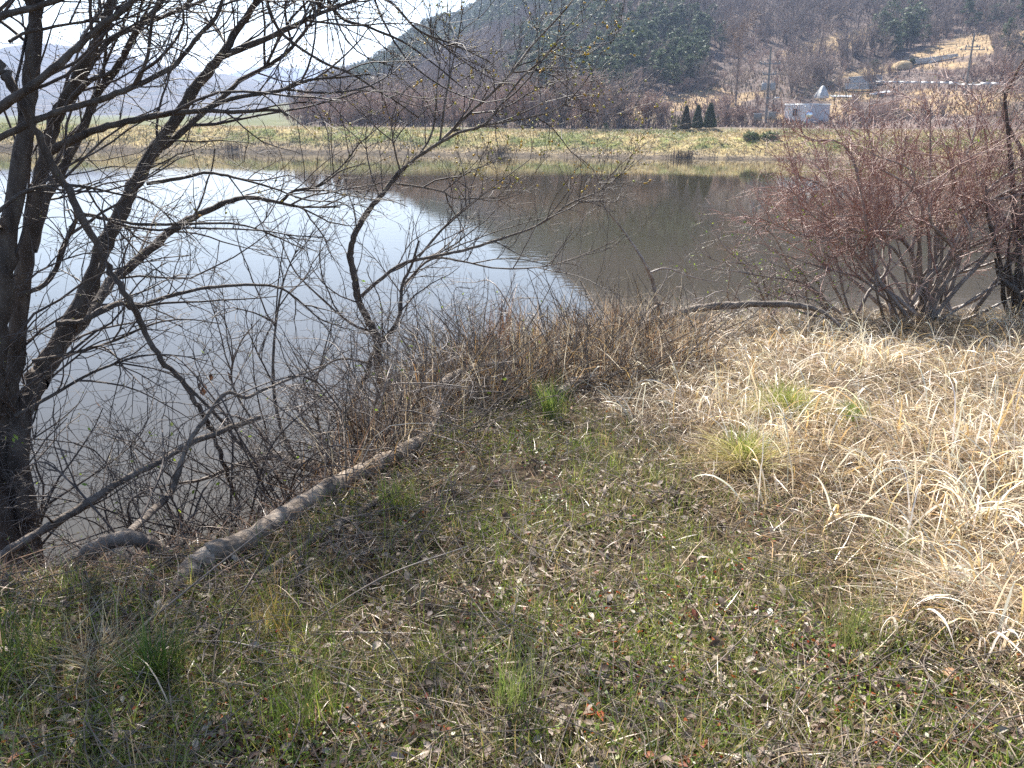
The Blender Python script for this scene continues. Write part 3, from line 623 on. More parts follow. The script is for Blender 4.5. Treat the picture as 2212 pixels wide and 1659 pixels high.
def blades(mb, x, y, L, W, th0, bend, az, col, n=5, z0=0., power=1.0, mat=0, kink=0):
    K = len(x); e = np.linspace(0, 1, n)
    th = th0[:, None]+bend[:, None]*e[None]**power
    if kink:
        kt = rng.uniform(.3, .85, K)[:, None]; th = th+(rng.random(K) < kink)[:, None]*rng.uniform(.5, 1.5, K)[:, None]*sstep(kt-.08, kt+.08, e[None]); th = np.minimum(th, 2.9)
    ds = (L/(n-1))[:, None]
    h = np.concatenate([np.zeros((K, 1)), np.cumsum(np.sin((th[:, 1:]+th[:, :-1])/2)*ds, 1)], 1)
    vz = np.concatenate([np.zeros((K, 1)), np.cumsum(np.cos((th[:, 1:]+th[:, :-1])/2)*ds, 1)], 1)
    wob = rng.normal(0, .05, (K, n)).cumsum(1)*ds
    dx, dy = np.cos(az)[:, None], np.sin(az)[:, None]
    p = np.stack([x[:, None]+h*dx-wob*dy, y[:, None]+h*dy+wob*dx, np.zeros((K, n))], -1)
    gz = nearz(x, y)
    p[..., 2] = gz[:, None]+z0+vz
    slope_g = nearz(p[:, -1, 0], p[:, -1, 1], False)-nearz(x, y, False)
    lim = gz[:, None]+slope_g[:, None]*e[None]+.006
    p[..., 2] = np.maximum(p[..., 2], lim)
    tw = rng.uniform(-.7, .7, K)[:, None]*(1+1.2*e[None])
    side = np.stack([-dy*np.cos(tw), dx*np.cos(tw), np.sin(tw)], -1)
    wid = W[:, None]*np.clip(1.02-e[None]**2.2, .06, 1)*np.clip(.55+e[None]*2, 0, 1)
    mb.ribbons(p, wid, side, col=col, mat=mat)
def uni(a, b, n): return rng.uniform(a, b, n)
# 1 lying straw mat
mb = MB(); x, y = field(150000); e = crest_e(x, y); d = dryness(x, y)
k = (e < 1.6) & (rng.random(len(x)) < np.where(e > 0, .85, .40+.34*d)); x, y, d, e = x[k], y[k], d[k], e[k]; n = len(x)
c = np.where((rng.random(n) < d*.8)[:, None], pick(STRAW, n), pick(DULL, n)); brownish = (e > -.7+uni(-.5, .5, n)) & (x < 2.5); c = np.where(brownish[:, None], pick(BROWN, n), c)
blades(mb, x, y, (uni(.05, .15, n)+d*uni(.02, .2, n)+(e > -.5)*uni(0, .15, n))*np.where(rng.random(n) < .06, 2, 1), uni(.0015, .0045, n), uni(.95, 1.6, n), uni(-.4, .9, n), uni(0, 6.28, n), c, n=5, z0=uni(0, .05, n)[:, None]*(1+1.2*d[:, None]))
o = mb.build('straw_litter', BLADE); tag(o, 'matted dry straw covering the bank', 'straw', kind='stuff'); print('straw', n)
# 2 mid-length dry grass standing and bending
mb = MB(); x, y = field(60000); d = dryness(x, y); e = crest_e(x, y); k = (e < .8) & (rng.random(len(x)) < (.05+.95*d)*(.25+.75*sstep(.38, .55, fbm(x*2.2, y*2.2, 67)))); x, y, d = x[k], y[k], d[k]; n = len(x)
c = np.where((rng.random(n) < .45)[:, None], pick(STRAW, n), pick([(.60, .42, .17), (.46, .29, .12), (.30, .19, .10), (.20, .125, .07), (.36, .25, .15)], n)); e = e[k]; brownish = (e > -.9+uni(-.6, .6, n)) & (x < 3.2); c = np.where(brownish[:, None], pick(BROWN, n), c)
blades(mb, x, y, uni(.10, .36, n), uni(.002, .005, n), uni(.2, 1.2, n), uni(.4, 1.9, n), uni(0, 6.28, n), c, n=6, power=1.3)
tag(mb.build('dry_grass', BLADE), 'tan dry grass thick over the right side of the bank', 'dry grass', kind='stuff'); print('dry', n)
# 3 tall pale arching blades, set in loose clumps
mb = MB(); nc = 2900; cx, cy = field(nc, pw=.0, y0=1.9, y1=10.8); d = dryness(cx-.12, cy); k = (rng.random(nc) < d**1.5*sstep(.33, .62, fbm(cx*1.2, cy*1.2, 65))) & (crest_e(cx, cy) < -.1); cx, cy = cx[k], cy[k]
m_ = rng.integers(3, 9, len(cx)); x = np.repeat(cx, m_)+rng.normal(0, .05, m_.sum()); y = np.repeat(cy, m_)+rng.normal(0, .05, m_.sum()); n = len(x)
caz = np.repeat(rng.normal(3.4, 1.3, len(m_)), m_)+rng.normal(0, .8, n); sc_ = np.repeat(rng.uniform(.6, 1.15, len(m_)), m_)
blades(mb, x, y, uni(.22, .62, n)*sc_, uni(.004, .013, n), uni(.0, .8, n), uni(.3, 2.6, n), caz, pick(PALE, n, .25), n=12, power=rng.uniform(.8, 3.5, n)[:, None], kink=.28)
tag(mb.build('arching_grass', BLADE), 'long pale bleached blades arching over the dry bank', 'dry grass', kind='stuff'); print('arch', n)
# 4 short green grass
mb = MB(); x, y = field(215000, pw=-.4, y1=10); d = dryness(x, y); e = crest_e(x, y); gm = sstep(.36, .60, .6*fbm(x*1.7, y*1.7, 71)+.4*fbm(x*5, y*5, 72))
k = (e < .1) & (rng.random(len(x)) < (.10+.85*gm)*(1-.86*d)*np.where(y < 2.3, .75, 1)); x, y = x[k], y[k]; n = len(x)
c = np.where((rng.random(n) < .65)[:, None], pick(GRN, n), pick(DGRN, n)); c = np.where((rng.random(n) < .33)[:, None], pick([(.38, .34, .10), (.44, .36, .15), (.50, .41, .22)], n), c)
blades(mb, x, y, uni(.03, .14, n), uni(.0016, .0036, n), uni(0, .8, n), uni(0, .9, n), uni(0, 6.28, n), c, n=4)
tag(mb.build('green_grass', GREEN), 'short new green grass among the straw', 'grass', kind='stuff'); print('green', n)
# 5 longer green blades lower left and centre
mb = MB(); nc = 1100; cx, cy = field(nc, pw=-.6, y1=7.5); d = dryness(cx, cy); k = (rng.random(nc) < (1-d)*.8) & (crest_e(cx, cy) < -.05); cx, cy = cx[k], cy[k]
m_ = rng.integers(3, 14, len(cx)); x = np.repeat(cx, m_)+rng.normal(0, .035, m_.sum()); y = np.repeat(cy, m_)+rng.normal(0, .035, m_.sum()); n = len(x)
blades(mb, x, y, uni(.10, .27, n), uni(.002, .0042, n), uni(.02, .5, n), uni(.1, 1.2, n), uni(0, 6.28, n), np.where((rng.random(n) < .7)[:, None], pick(GRN+DGRN, n), pick([(.33, .31, .13), (.4, .3, .12)], n)), n=6, power=1.5)
tag(mb.build('long_grass', GREEN), 'longer green blades standing out of the turf', 'grass', kind='stuff'); print('long', n)
# 6 small herbs
x, y = field(120000, pw=-.7, y1=7.5); d = dryness(x, y); gm = sstep(.42, .60, fbm(x*2.3, y*2.3, 81)); k = (crest_e(x, y) < 0) & (rng.random(len(x)) < gm*(1-.9*d)); x, y = x[k], y[k]; n = len(x)
pts = np.stack([x, y, nearz(x, y)+uni(.005, .06, n)], 1)
V, Q, cc = leaflets(pts, norm(rng.normal(size=(n, 3))*[1, 1, .4]+[0, 0, .25]), uni(.008, .024, n), np.where((rng.random(n) < .9)[:, None], pick(GRN+DGRN+[(.16, .22, .10)], n), pick([(.30, .05, .02), (.36, .10, .03)], n)))
tag(MB().add(V, Q, col=cc).build('ground_herbs', GREEN), 'tiny green herbs covering the turf', 'herbs', kind='stuff'); print('herbs', n)
# 7 dead leaves
def dead_leaves(x, y, size, col, lift=.05):
    n = len(x); az = uni(0, 6.28, n); D = np.stack([np.cos(az), np.sin(az), rng.normal(0, .35, n)], 1); D = norm(D)
    S_ = norm(np.cross(D, np.array([[0, 0, 1.]])+rng.normal(0, .35, (n, 3)))); Nn = np.cross(S_, D)
    c0 = np.stack([x, y, nearz(x, y)+uni(.004, lift, n)], 1); s = size[:, None]; cu = uni(-.15, .3, n)[:, None]; fo = uni(-.05, .25, n)[:, None]; wd = uni(.18, .30, n)[:, None]
    rows = []
    for t, w in ((0, .02), (.25, .8), (.55, 1.0), (.8, .62), (1, .02)):
        m0 = c0+D*s*t+Nn*s*cu*4*t*(1-t)*.5
        rows += [m0-S_*s*wd*w+Nn*s*fo*w, m0, m0+S_*s*wd*w+Nn*s*fo*w]
    V = np.stack(rows, 1).reshape(-1, 3); i = (np.arange(4)[:, None]*3+np.arange(2)).ravel()
    q = np.stack([i, i+1, i+4, i+3], -1); Q = (q[None]+(np.arange(n)*15)[:, None, None]).reshape(-1, 4)
    return V, Q, np.repeat(col, 15, 0)
x, y = field(26000, pw=-.8, y1=9); e = crest_e(x, y); k = (e < .8) & (rng.random(len(x)) < .25+.75*sstep(.4, .6, fbm(x*1.3, y*1.3, 91))+.5*(y < 2)); x, y = x[k], y[k]; n = len(x)
redz = (rng.random(n) < .16*sstep(2.2, 1.5, y)*sstep(0, .8, x)+.010)
c = np.where(redz[:, None], pick([(.20, .055, .03), (.26, .09, .04), (.15, .04, .03)], n), pick([(.12, .08, .055), (.20, .14, .10), (.26, .20, .15), (.09, .055, .035), (.15, .10, .07), (.36, .30, .24)], n))
V, Q, cc = dead_leaves(x, y, uni(.018, .055, n), c)
tag(MB().add(V, Q, col=cc).build('leaf_litter', LEAF, smooth=True), 'brown and grey dead leaves lying among grass', 'leaf litter', kind='stuff'); print('leaves', n)
# 8 fine broken twigs on the ground
x, y = field(15000, pw=-.4, y1=11); e = crest_e(x, y); k = (e < 1.5) & (rng.random(len(x)) < np.where(e > -.6, 1, .35)); x, y = x[k], y[k]; n = len(x)
az = uni(0, 6.28, n); L_ = uni(.08, .45, n); t = np.linspace(0, 1, 5); pp = np.zeros((n, 5, 3)); bw = rng.normal(0, .12, n)
for j, tt in enumerate(t):
    pp[:, j, 0] = x+np.cos(az)*L_*tt-np.sin(az)*L_*bw*tt*(1-tt)*4; pp[:, j, 1] = y+np.sin(az)*L_*tt+np.cos(az)*L_*bw*tt*(1-tt)*4
zz = nearz(pp[..., 0], pp[..., 1]); pp[..., 2] = zz+.01+uni(0, .05, n)[:, None]+(t[None]*uni(0, .10, n)[:, None])
tag(MB().tubes(pp, uni(.0012, .0035, n)[:, None]*np.linspace(1, .6, 5)[None], 4).build('twig_litter', BARK2), 'thin broken twigs strewn on the bank', 'twigs', kind='stuff')
# 9 brush heap of brown reeds and sticks in the middle
mb = MB(); mbt = MB()
n = 4300; uu = uni(960, 1500, n)+rng.normal(0, 40, n)
gp = np.array([G(u, v) for u, v in zip(np.linspace(700, 1540, 60), np.interp(np.linspace(700, 1540, 60), [700, 820, 940, 1000, 1200, 1400, 1540], [1080, 1010, 930, 900, 850, 815, 790]))])
tt = 59*rng.random(n)**.62; i = np.minimum(tt.astype(int), 58); w = (tt-i)[:, None]; r_ = gp[i]*(1-w)+gp[i+1]*w
off = uni(-.15, 1.5, n); x = r_[:, 0]+rng.normal(0, .1, n)-off*.25; y = r_[:, 1]+off
k = crest_e(x, y) < 1.1; x, y, off = x[k], y[k], off[k]; n = len(x)
c = np.where((rng.random(n) < .5)[:, None], pick(BROWN+[(.30, .15, .07), (.36, .19, .09)], n), pick(STRAW, n))
blades(mb, x, y, uni(.12, .62, n), uni(.002, .006, n), uni(-1.2, 1.4, n), uni(-.6, 1.6, n), uni(0, 6.28, n), c, n=5, z0=uni(0, .1, n)[:, None])
n2 = 700; k2 = rng.integers(0, len(x), n2); blades(mb, x[k2], y[k2], uni(.35, .95, n2), uni(.003, .007, n2), uni(-.2, .7, n2), uni(-.2, 1.4, n2), uni(0, 6.28, n2), pick([(.72, .62, .46), (.60, .48, .32), (.56, .34, .12)], n2), n=9, power=2.0, kink=.4)
heap = gp[30]; hp = thing('brush_heap', 'brown heap of dead reeds and broken twigs on the bank in front of the water', 'brush heap', heap)
mb.build('reeds', BLADE, hp, origin=heap)
n = 2000; k = rng.integers(0, len(x), n); rootp = np.stack([x[k], y[k], nearz(x[k], y[k])], 1); az = uni(0, 6.28, n); el = uni(.0, 1.2, n); L_ = uni(.3, 1.1, n)
D = np.stack([np.cos(az)*np.cos(el), np.sin(az)*np.cos(el), np.sin(el)], 1); t = np.linspace(0, 1, 6)
pp = rootp[:, None]+D[:, None]*L_[:, None, None]*t[None, :, None]+rng.normal(0, .02, (n, 6, 3)).cumsum(1)*.6; pp[..., 2] -= (t[None]**2)*uni(0, .25, n)[:, None]; pp[..., 2] = np.maximum(pp[..., 2], nearz(pp[..., 0], pp[..., 1], False)+.02)
rr = uni(.002, .008, n)[:, None]*np.linspace(1, .4, 6)[None]
s1 = grow(pp, rr, 4, .2, n=4, rmax=.003)
mbt.tubes(pp, rr, 5).tubes(*s1, 3).build('sticks', BARK2, hp, origin=heap)
# standing brown reed stalks at its back
for u, v, ht, lab in [(1075, 770, .62, 'bundle of rusty brown dead reed stems standing in the brush heap'), (1330, 760, .45, 'sparse rusty dead stems standing right of the reed bundle')]:
    b0 = G(u, v); n = 90; mb = MB()
    blades(mb, b0[0]+rng.normal(0, .07, n), b0[1]+rng.normal(0, .07, n), uni(.5, 1.1, n)*ht*1.25, uni(.004, .010, n), np.abs(rng.normal(.12, .14, n)), uni(-.1, .25, n), rng.normal(.6, 1.0, n), pick([(.26, .12, .05), (.32, .16, .07), (.20, .10, .05)], n), n=5)
    o = mb.build('reed_clump', BLADE, origin=b0); o.location = [float(q) for q in b0]; tag(o, lab, 'reeds')

# ---------------------------------------------------------------- separate tufts
def tuft(name, label, u, v, n, L, W, pal, lean, bend, spread, cat_='grass tuft', group=None, pal2=None, n2=0, L2=(.2, .3), dirn=None):
    b0 = G(u, v); mb = MB()
    az = uni(0, 6.28, n) if dirn is None else rng.normal(dirn, .5, n)
    blades(mb, b0[0]+rng.normal(0, spread, n), b0[1]+rng.normal(0, spread, n), uni(*L, n), uni(*W, n), uni(*lean, n), uni(*bend, n), az, pick(pal, n), n=8, power=1.4)
    if n2: blades(mb, b0[0]+rng.normal(0, spread*.7, n2), b0[1]+rng.normal(0, spread*.7, n2), uni(*L2, n2), uni(*W, n2), uni(0, .45, n2), uni(.1, .9, n2), uni(0, 6.28, n2), pick(pal2, n2), n=7, power=1.4)
    o = mb.build(name, GREEN, origin=b0); o.location = [float(q) for q in b0]
    return tag(o, label, cat_, group)
YG = [(.24, .29, .05), (.32, .34, .07), (.18, .24, .04)]
tuft('grass_tuft', 'large straw-coloured tussock with a yellow-green heart, nearest of the dry-bank tussocks', 1600, 1015, 700, (.18, .42), (.003, .006), [(.66, .55, .32), (.60, .50, .22), (.50, .46, .16)], (.2, .9), (.6, 2.0), .06, pal2=YG, n2=260, L2=(.16, .32))
tuft('grass_tuft', 'wide yellow-green tussock up the dry bank above the large straw one', 1690, 905, 600, (.18, .42), (.003, .0055), [(.60, .52, .28), (.48, .46, .16)], (.2, 1.0), (.6, 1.8), .10, pal2=YG, n2=320, L2=(.16, .36))
tuft('grass_tuft', 'compact bright green tuft right of the wide yellow-green tussock', 1838, 925, 120, (.12, .25), (.003, .005), [(.55, .48, .25)], (.2, .8), (.5, 1.5), .04, pal2=[(.14, .22, .04), (.20, .28, .05)], n2=150, L2=(.15, .27))
tuft('grass_tuft', 'upright green tuft growing at the foot of the brush heap', 1190, 905, 60, (.2, .38), (.003, .005), [(.24, .27, .07)], (0, .4), (.1, .7), .05, pal2=[(.18, .25, .05), (.13, .2, .04)], n2=110, L2=(.2, .42))
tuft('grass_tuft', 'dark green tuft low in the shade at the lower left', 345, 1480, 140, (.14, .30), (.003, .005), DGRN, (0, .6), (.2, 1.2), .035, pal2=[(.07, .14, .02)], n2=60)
tuft('grass_tuft', 'sprawling pale dead tussock on the shaded ground at the lower left', 215, 1455, 420, (.12, .32), (.002, .004), [(.56, .46, .30), (.62, .50, .30), (.50, .34, .15)], (.5, 1.4), (.3, 1.2), .06)
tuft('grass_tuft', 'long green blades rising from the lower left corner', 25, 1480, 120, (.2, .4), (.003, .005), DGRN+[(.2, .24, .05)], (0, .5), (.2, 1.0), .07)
tuft('grass_tuft', 'rusty and green tuft beside the red leaf left of centre', 595, 1375, 80, (.12, .25), (.002, .004), [(.36, .24, .07), (.24, .22, .06)], (0, .5), (.1, .7), .04)
tuft('grass_tuft', 'tall thin green tuft at the bottom near the middle', 1110, 1545, 130, (.18, .36), (.002, .0038), [(.16, .22, .05), (.24, .27, .08)], (0, .35), (.1, .7), .05)
tuft('grass_tuft', 'long thin green blades at the bottom left of the middle', 650, 1600, 110, (.2, .36), (.002, .004), DGRN+GRN, (0, .5), (.2, .8), .06)
tuft('grass_tuft', 'soft olive tuft in the turf right of centre bottom', 1840, 1400, 110, (.12, .24), (.002, .0038), [(.26, .25, .09), (.18, .2, .06)], (0, .5), (.2, .9), .05)
tuft('grass_tuft', 'green tuft on the turf below the fallen log', 860, 1110, 110, (.14, .28), (.0025, .004), YG+GRN, (0, .5), (.1, .8), .05)
tuft('grass_tuft', 'flattened fan of white straw at the right edge above the dark leaf litter', 2120, 1290, 420, (.25, .55), (.003, .006), [(.66, .58, .46), (.56, .46, .34)], (.9, 1.45), (.1, .5), .10, dirn=3.9)
tuft('grass_tuft', 'tall clump of arching bleached blades at the right edge of the dry bank', 2090, 1150, 60, (.35, .60), (.006, .011), PALE, (.0, .6), (1.2, 2.6), .07)
tuft('grass_tuft', 'clump of arching bleached blades high on the dry bank near the red-twigged shrub', 1900, 800, 40, (.35, .7), (.007, .012), PALE, (.0, .6), (1.0, 2.4), .08)
# long dry stalks lying or leaning in the foreground
for (a, b_, r, lab) in [((640, 1370), (1010, 1180), .0030, 'thin pale stalk leaning up to the right from the shaded turf'),
                        ((270, 1400), (600, 1120), .0035, 'pale straw stalk leaning up towards the log'),
                        ((460, 1400), (660, 1095), .0028, 'dark thin stem standing in front of the log'),
                        ((620, 1530), (700, 1590), .004, 'short pale broken cane lying at the bottom'),
                        ((660, 1370), (930, 1385), .004, 'pale bent cane lying across the turf left of centre'),
                        ((420, 1400), (600, 1440), .0035, 'grey cane lying in the shaded litter at the lower left'),
                        ((690, 1490), (800, 1545), .0045, 'stout pale cane lying in the bottom litter'),
                        ((1480, 1500), (1900, 1497), .0028, 'long straight reddish stalk lying level across the lower right turf'),
                        ((1330, 1320), (1470, 1400), .0025, 'thin white stalk lying in the turf at centre right'),
                        ((1000, 1620), (1120, 1659), .003, 'pale cane at the bottom edge near the middle'),
                        ((60, 1385), (175, 1375), .0055, 'dark stick lying on the lower left ground')]:
    p0 = G(*a, .02); p1 = G(*b_, .05); 
    if 'lean' in lab or 'stand' in lab:
        d = ray(*b_); p1 = P(*b_, p0[1]+(.25 if 'lean' in lab else .05))
    mid = (p0+p1)/2+rng.normal(0, .012, 3); mid[2] = max(mid[2], nearz(mid[0], mid[1])+.02)
    p, rr = smooth_line([p0, mid, p1], [r, r*.9, r*.55], 6, .15)
    o = MB().tubes(p, rr, 6, caps=True).build('dry_stalk', PALETWIG if 'dark' not in lab else BARK, origin=p0, smooth=True); o.location = [float(q) for q in p0]; tag(o, lab, 'stalk')
# leaves that stand out
for u, v, s, colr, lab, cc_ in [(615, 1386, .030, (.55, .03, .01), 'small bright red leaf in the shaded turf left of centre', 'leaf'), (1290, 1568, .045, (.45, .10, .03), 'orange-red leaf cluster at the bottom right of the middle', 'leaf'),
                          (2060, 1500, .065, (.40, .20, .09), 'long tan dead leaf among the reddish leaves at the lower right', 'leaf'), (1660, 1340, .05, (.75, .72, .66), 'upright curled white leaf standing in the turf', 'leaf'), (2090, 1030, .05, (.45, .14, .05), 'curled rust-red leaf on the dry bank', 'leaf')]:
    p0 = G(u, v, .0); k = 3 if 'cluster' in lab else 1
    V, Q, cc = dead_leaves(p0[0]+rng.normal(0, .015, k)*(k > 1), np.full(k, p0[1]), np.full(k, s), np.array([colr]*k), .03)
    V = V+[0, 0, .035]; o = MB().add(V, Q, col=cc).build('dead_leaf', LEAF, smooth=True, origin=p0); o.location = [float(q) for q in p0]; tag(o, lab, cc_)
# ---------------------------------------------------------------- far bank grass
def PX(u, v, Y): return P(u*2.16016, v*2.16016, Y)
def on_land(u, Y):
    x = px2a(u)*Y; return np.array([x, Y, FZ(x, Y)])
n = 70000; a = uni(-.75, .62, n); s = uni(.3, 13, n); y = np.interp(a, SH_A, SH_Y)+s; x = a*y; z = farz(x, y)
gg = fbm(x*.25, y*.25, 41); g3b = fbm(x*1.3, y*1.3, 44)
k = rng.random(n) < .35+.9*g3b*(s > 1); x, y, z, s, gg, g3b = x[k], y[k], z[k], s[k], gg[k], g3b[k]; n = len(x)
az = uni(0, 6.28, n); L_ = uni(.12, .42, n); ln = uni(.3, 1.3, n)
e3 = np.linspace(0, 1, 3)
pp = np.stack([x[:, None]+np.cos(az)[:, None]*L_[:, None]*np.sin(ln)[:, None]*e3, y[:, None]+np.sin(az)[:, None]*L_[:, None]*np.sin(ln)[:, None]*e3, z[:, None]+L_[:, None]*(np.cos(ln)[:, None]*e3-.25*e3**2)], -1)
wd = uni(.03, .09, n)[:, None]*np.array([.7, 1, .15])
greeny = rng.random(n) > sstep(.36, .58, .6*gg+.4*g3b)*.75+.24
lowb = s+(gg-.5)*3 < 1.8
c = np.where(greeny[:, None], pick([(.13, .16, .035), (.18, .21, .05), (.25, .25, .07)], n), pick([(.38, .29, .14), (.27, .20, .09), (.46, .37, .21)], n)); c = np.where(lowb[:, None], pick([(.26, .20, .12), (.17, .125, .075), (.40, .33, .24)], n), c)
tag(MB().ribbons(pp, wd, np.stack([-np.sin(az), np.cos(az), 0*az], -1)[:, None], col=c).build('bank_grass', NEEDLE), 'short tan and green grass covering the far embankment', 'grass', kind='stuff')
# dark clumps on the far waterline
for u, off, lab in [(228, .2, 'small dark reed clump at the far waterline behind the willow'), (500, .2, 'small dark clump at the far waterline near the middle'), (686, .3, 'brown tussock at the far waterline below the conifers')]:
    a_ = px2a(u); y0 = np.interp(a_, SH_A, SH_Y)+off; c0 = np.array([a_*y0, y0, FZ(a_*y0, y0)]); n = 150; az = uni(0, 6.28, n); L_ = uni(.4, .95, n); ln = uni(0, .6, n)
    xx = rng.normal(0, .55, n); yy = rng.normal(0, .2, n)
    pp = np.stack([xx[:, None]+np.cos(az)[:, None]*L_[:, None]*np.sin(ln)[:, None]*e3, yy[:, None]+np.sin(az)[:, None]*L_[:, None]*np.sin(ln)[:, None]*e3, -.1+L_[:, None]*np.cos(ln)[:, None]*e3], -1)
    o = MB().ribbons(pp, uni(.03, .06, n)[:, None]*np.array([1, .8, .1]), np.stack([-np.sin(az), np.cos(az), 0*az], -1)[:, None], col=pick([(.07, .05, .035), (.12, .09, .05)], n)).build('reed_clump', BLADE)
    o.location = [float(q) for q in c0]; tag(o, lab, 'reeds')
def leaf_blob(n, rad, size, cen, pal):
    d = norm(rng.normal(size=(n, 3))); r = rng.random(n)**.4; p = cen+d*r[:, None]*rad
    V = p[:, None]+rng.normal(0, 1, (n, 3, 3))*size; return V.reshape(-1, 3), np.arange(n*3).reshape(-1, 3), np.repeat(pick(pal, n, .3), 3, 0)
for u, v, w_, lab in [(753, 134.5, .75, 'smaller dark green weed mound on top of the far embankment'), (772, 134.0, 1.0, 'larger dark green weed mound on top of the far embankment')]:
    y0 = np.interp(px2a(u), SH_A, SH_Y)+5.0; c0 = on_land(u, y0)
    V, T, cc = leaf_blob(500, np.array([w_, .5, .42]), .10, np.array([0, 0, .2]), [(.09, .12, .04), (.14, .17, .06), (.22, .22, .09)])
    o = MB().add(V, t=T, col=cc).build('weed_mound', NEEDLE); o.location = [float(q) for q in c0]; tag(o, lab, 'weeds')

n = 90000; a = uni(px2a(300), px2a(1040), n); y = uni(84, 215, n); x = a*y; s = y-np.interp(a, SH_A, SH_Y); k = s > 15; a, x, y = a[k], x[k], y[k]; z = farz(x, y); n = len(x)
az = uni(0, 6.28, n); L_ = uni(.25, .8, n); ln = uni(.1, 1.2, n); pt = fbm(x*.09, y*.09, 47); k = rng.random(n) < .25+1.1*sstep(.35, .65, pt); x, y, z, az, L_, ln, pt = [q[k] for q in (x, y, z, az, L_, ln, pt)]; n = len(x)
pp = np.stack([x[:, None]+np.cos(az)[:, None]*L_[:, None]*np.sin(ln)[:, None]*e3, y[:, None]+np.sin(az)[:, None]*L_[:, None]*np.sin(ln)[:, None]*e3, z[:, None]-.05+L_[:, None]*np.cos(ln)[:, None]*e3], -1)
c = np.where((fbm(x*.05, y*.05, 48) > .5)[:, None], pick([(.22, .155, .12), (.15, .10, .08), (.28, .20, .15), (.10, .07, .055)], n), pick([(.26, .19, .11), (.17, .115, .07), (.14, .13, .06), (.34, .25, .15), (.10, .07, .05)], n))
tag(MB().ribbons(pp, uni(.05, .16, n)[:, None]*np.array([.8, 1, .2]), np.stack([-np.sin(az), np.cos(az), 0*az], -1)[:, None], col=c).build('undergrowth', FARTWIG), 'brown dry undergrowth covering the slope beyond the embankment', 'undergrowth', kind='stuff')
# ---------------------------------------------------------------- conifers
def cone_tree(n, h, r, pal):
    z = rng.random(n)**1.25; rr = r*(1-z)**.72*np.clip(z*9+.55, 0, 1)*(.72+.33*rng.random(n)); a = uni(0, 6.28, n); rr = rr*(1+.12*np.sin(a*3+z*9))
    p = np.stack([np.cos(a)*rr, np.sin(a)*rr, z*h*.97], 1)
    D = norm(np.stack([np.cos(a)*.6, np.sin(a)*.6, uni(.4, 1.4, n)], 1)); s = uni(.10, .22, n)*h/2.4
    pr = norm(np.cross(D, rng.normal(size=(n, 3))))
    V = np.stack([p-pr*s[:, None]*.28, p+pr*s[:, None]*.28, p+D*s[:, None]], 1)
    return V.reshape(-1, 3), np.arange(n*3).reshape(-1, 3), np.repeat(pick(pal, n, .3), 3, 0)
CP = [(.035, .055, .022), (.05, .075, .028), (.075, .09, .035)]
for u, vb, h, r, n, lab in [(686.3, 131, 2.30, .54, 2600, 'leftmost of the three cone-shaped evergreens on the far embankment, browner than the others'), (698, 131, 2.25, .56, 2600, 'middle cone-shaped evergreen of the row of three on the far embankment'), (710.3, 131, 2.35, .68, 3000, 'broadest cone-shaped evergreen at the right end of the row of three'),
                            (674, 131, 1.0, .25, 700, 'very small evergreen left of the row of three conifers'), (679, 131, 1.15, .28, 700, 'small thin evergreen just left of the row of three conifers'), (744, 122, 1.1, .35, 700, 'small dark evergreen behind the left sign board'), (606, 131, .9, .45, 700, 'low dark evergreen under the bare bushes on the embankment')]:
    Y = 85 if u > 600 else 88
    if u > 740: Y = 97
    c0 = on_land(u, Y); t = thing('conifer', lab, 'conifer', c0)
    V, T, cc = cone_tree(n, h, r, CP if 'browner' not in lab else [(.06, .055, .03), (.08, .07, .035), (.045, .05, .022)])
    MB().add(V+[0, 0, .08], t=T, col=cc).build('crown', NEEDLE, t); MB().tubes(np.array([[0, 0, -.2], [0, 0, h*.5], [0, 0, h*.9]]), np.array([.06, .04, .01]), 6).build('trunk', BARK, t)

# ---------------------------------------------------------------- shed
SHEDW = mat_plain('shed_paint', (.72, .72, .71), .45, nv=.1, scale=1.5); SHED_SHADED = mat_plain('shed_shaded_side', (.46, .45, .46), .55, nv=.14, scale=1.2); TRIM = mat_plain('pale_trim', (.62, .62, .60), .5)  # side wall is a darker copy: its shade is put into the colour
GLASS = mat_plain('dark_glass', (.02, .025, .03), .08, spec=.6); STEEL = mat_plain('grey_steel', (.24, .25, .25), .5, .3); CONC = mat_noise('pole_concrete', [(.14, .125, .11), (.21, .19, .165), (.28, .255, .225)], 2, .9, .3, 20)
c0 = on_land(808.9, 101); al = math.radians(53); c0[2] = PX(808.9, 124.9, 101)[2]
sh = thing('container_shed', 'small grey corrugated container shed with a window on the far bank', 'shed', c0)
ux = np.array([-math.cos(al), math.sin(al), 0.]); vx = np.array([math.cos(math.pi/2-al), math.sin(math.pi/2-al), 0.]); up = np.array([0, 0, 1.])
LW, LD, H = 3.4, 4.3, 2.42
mb = MB(); k = 15; xs = []; off = []
for i in range(k):
    a0 = i/k*LW; w_ = LW/k; xs += [a0, a0+w_*.28, a0+w_*.5, a0+w_*.78]; off += [0, 0, .11, .11]
xs.append(LW); off.append(0)
fr = [ux*q-vx*o for q, o in zip(xs, off)]
V = np.array([p+up*zz for p in fr for zz in (.12, H-.10)]); q = [(i*2, i*2+2, i*2+3, i*2+1) for i in range(len(fr)-1)]
mb.add(V, q); 
mb2 = MB(); bk = vx*LD
V = np.array([bk+up*.12, bk+up*(H-.1), bk+ux*LW+up*(H-.1), bk+ux*LW+up*.12, ux*LW+up*.12, ux*LW+up*(H-.1)]); mb.add(V, [(0, 1, 2, 3), (3, 2, 5, 4)])
mb.build('ribbed_wall', SHEDW, sh)
V = np.array([up*.12, up*(H-.1), bk+up*(H-.1), bk+up*.12]); MB().add(V, [(0, 1, 2, 3)]).build('plain_wall', SHED_SHADED, sh)
mb = MB(); e_ = .07
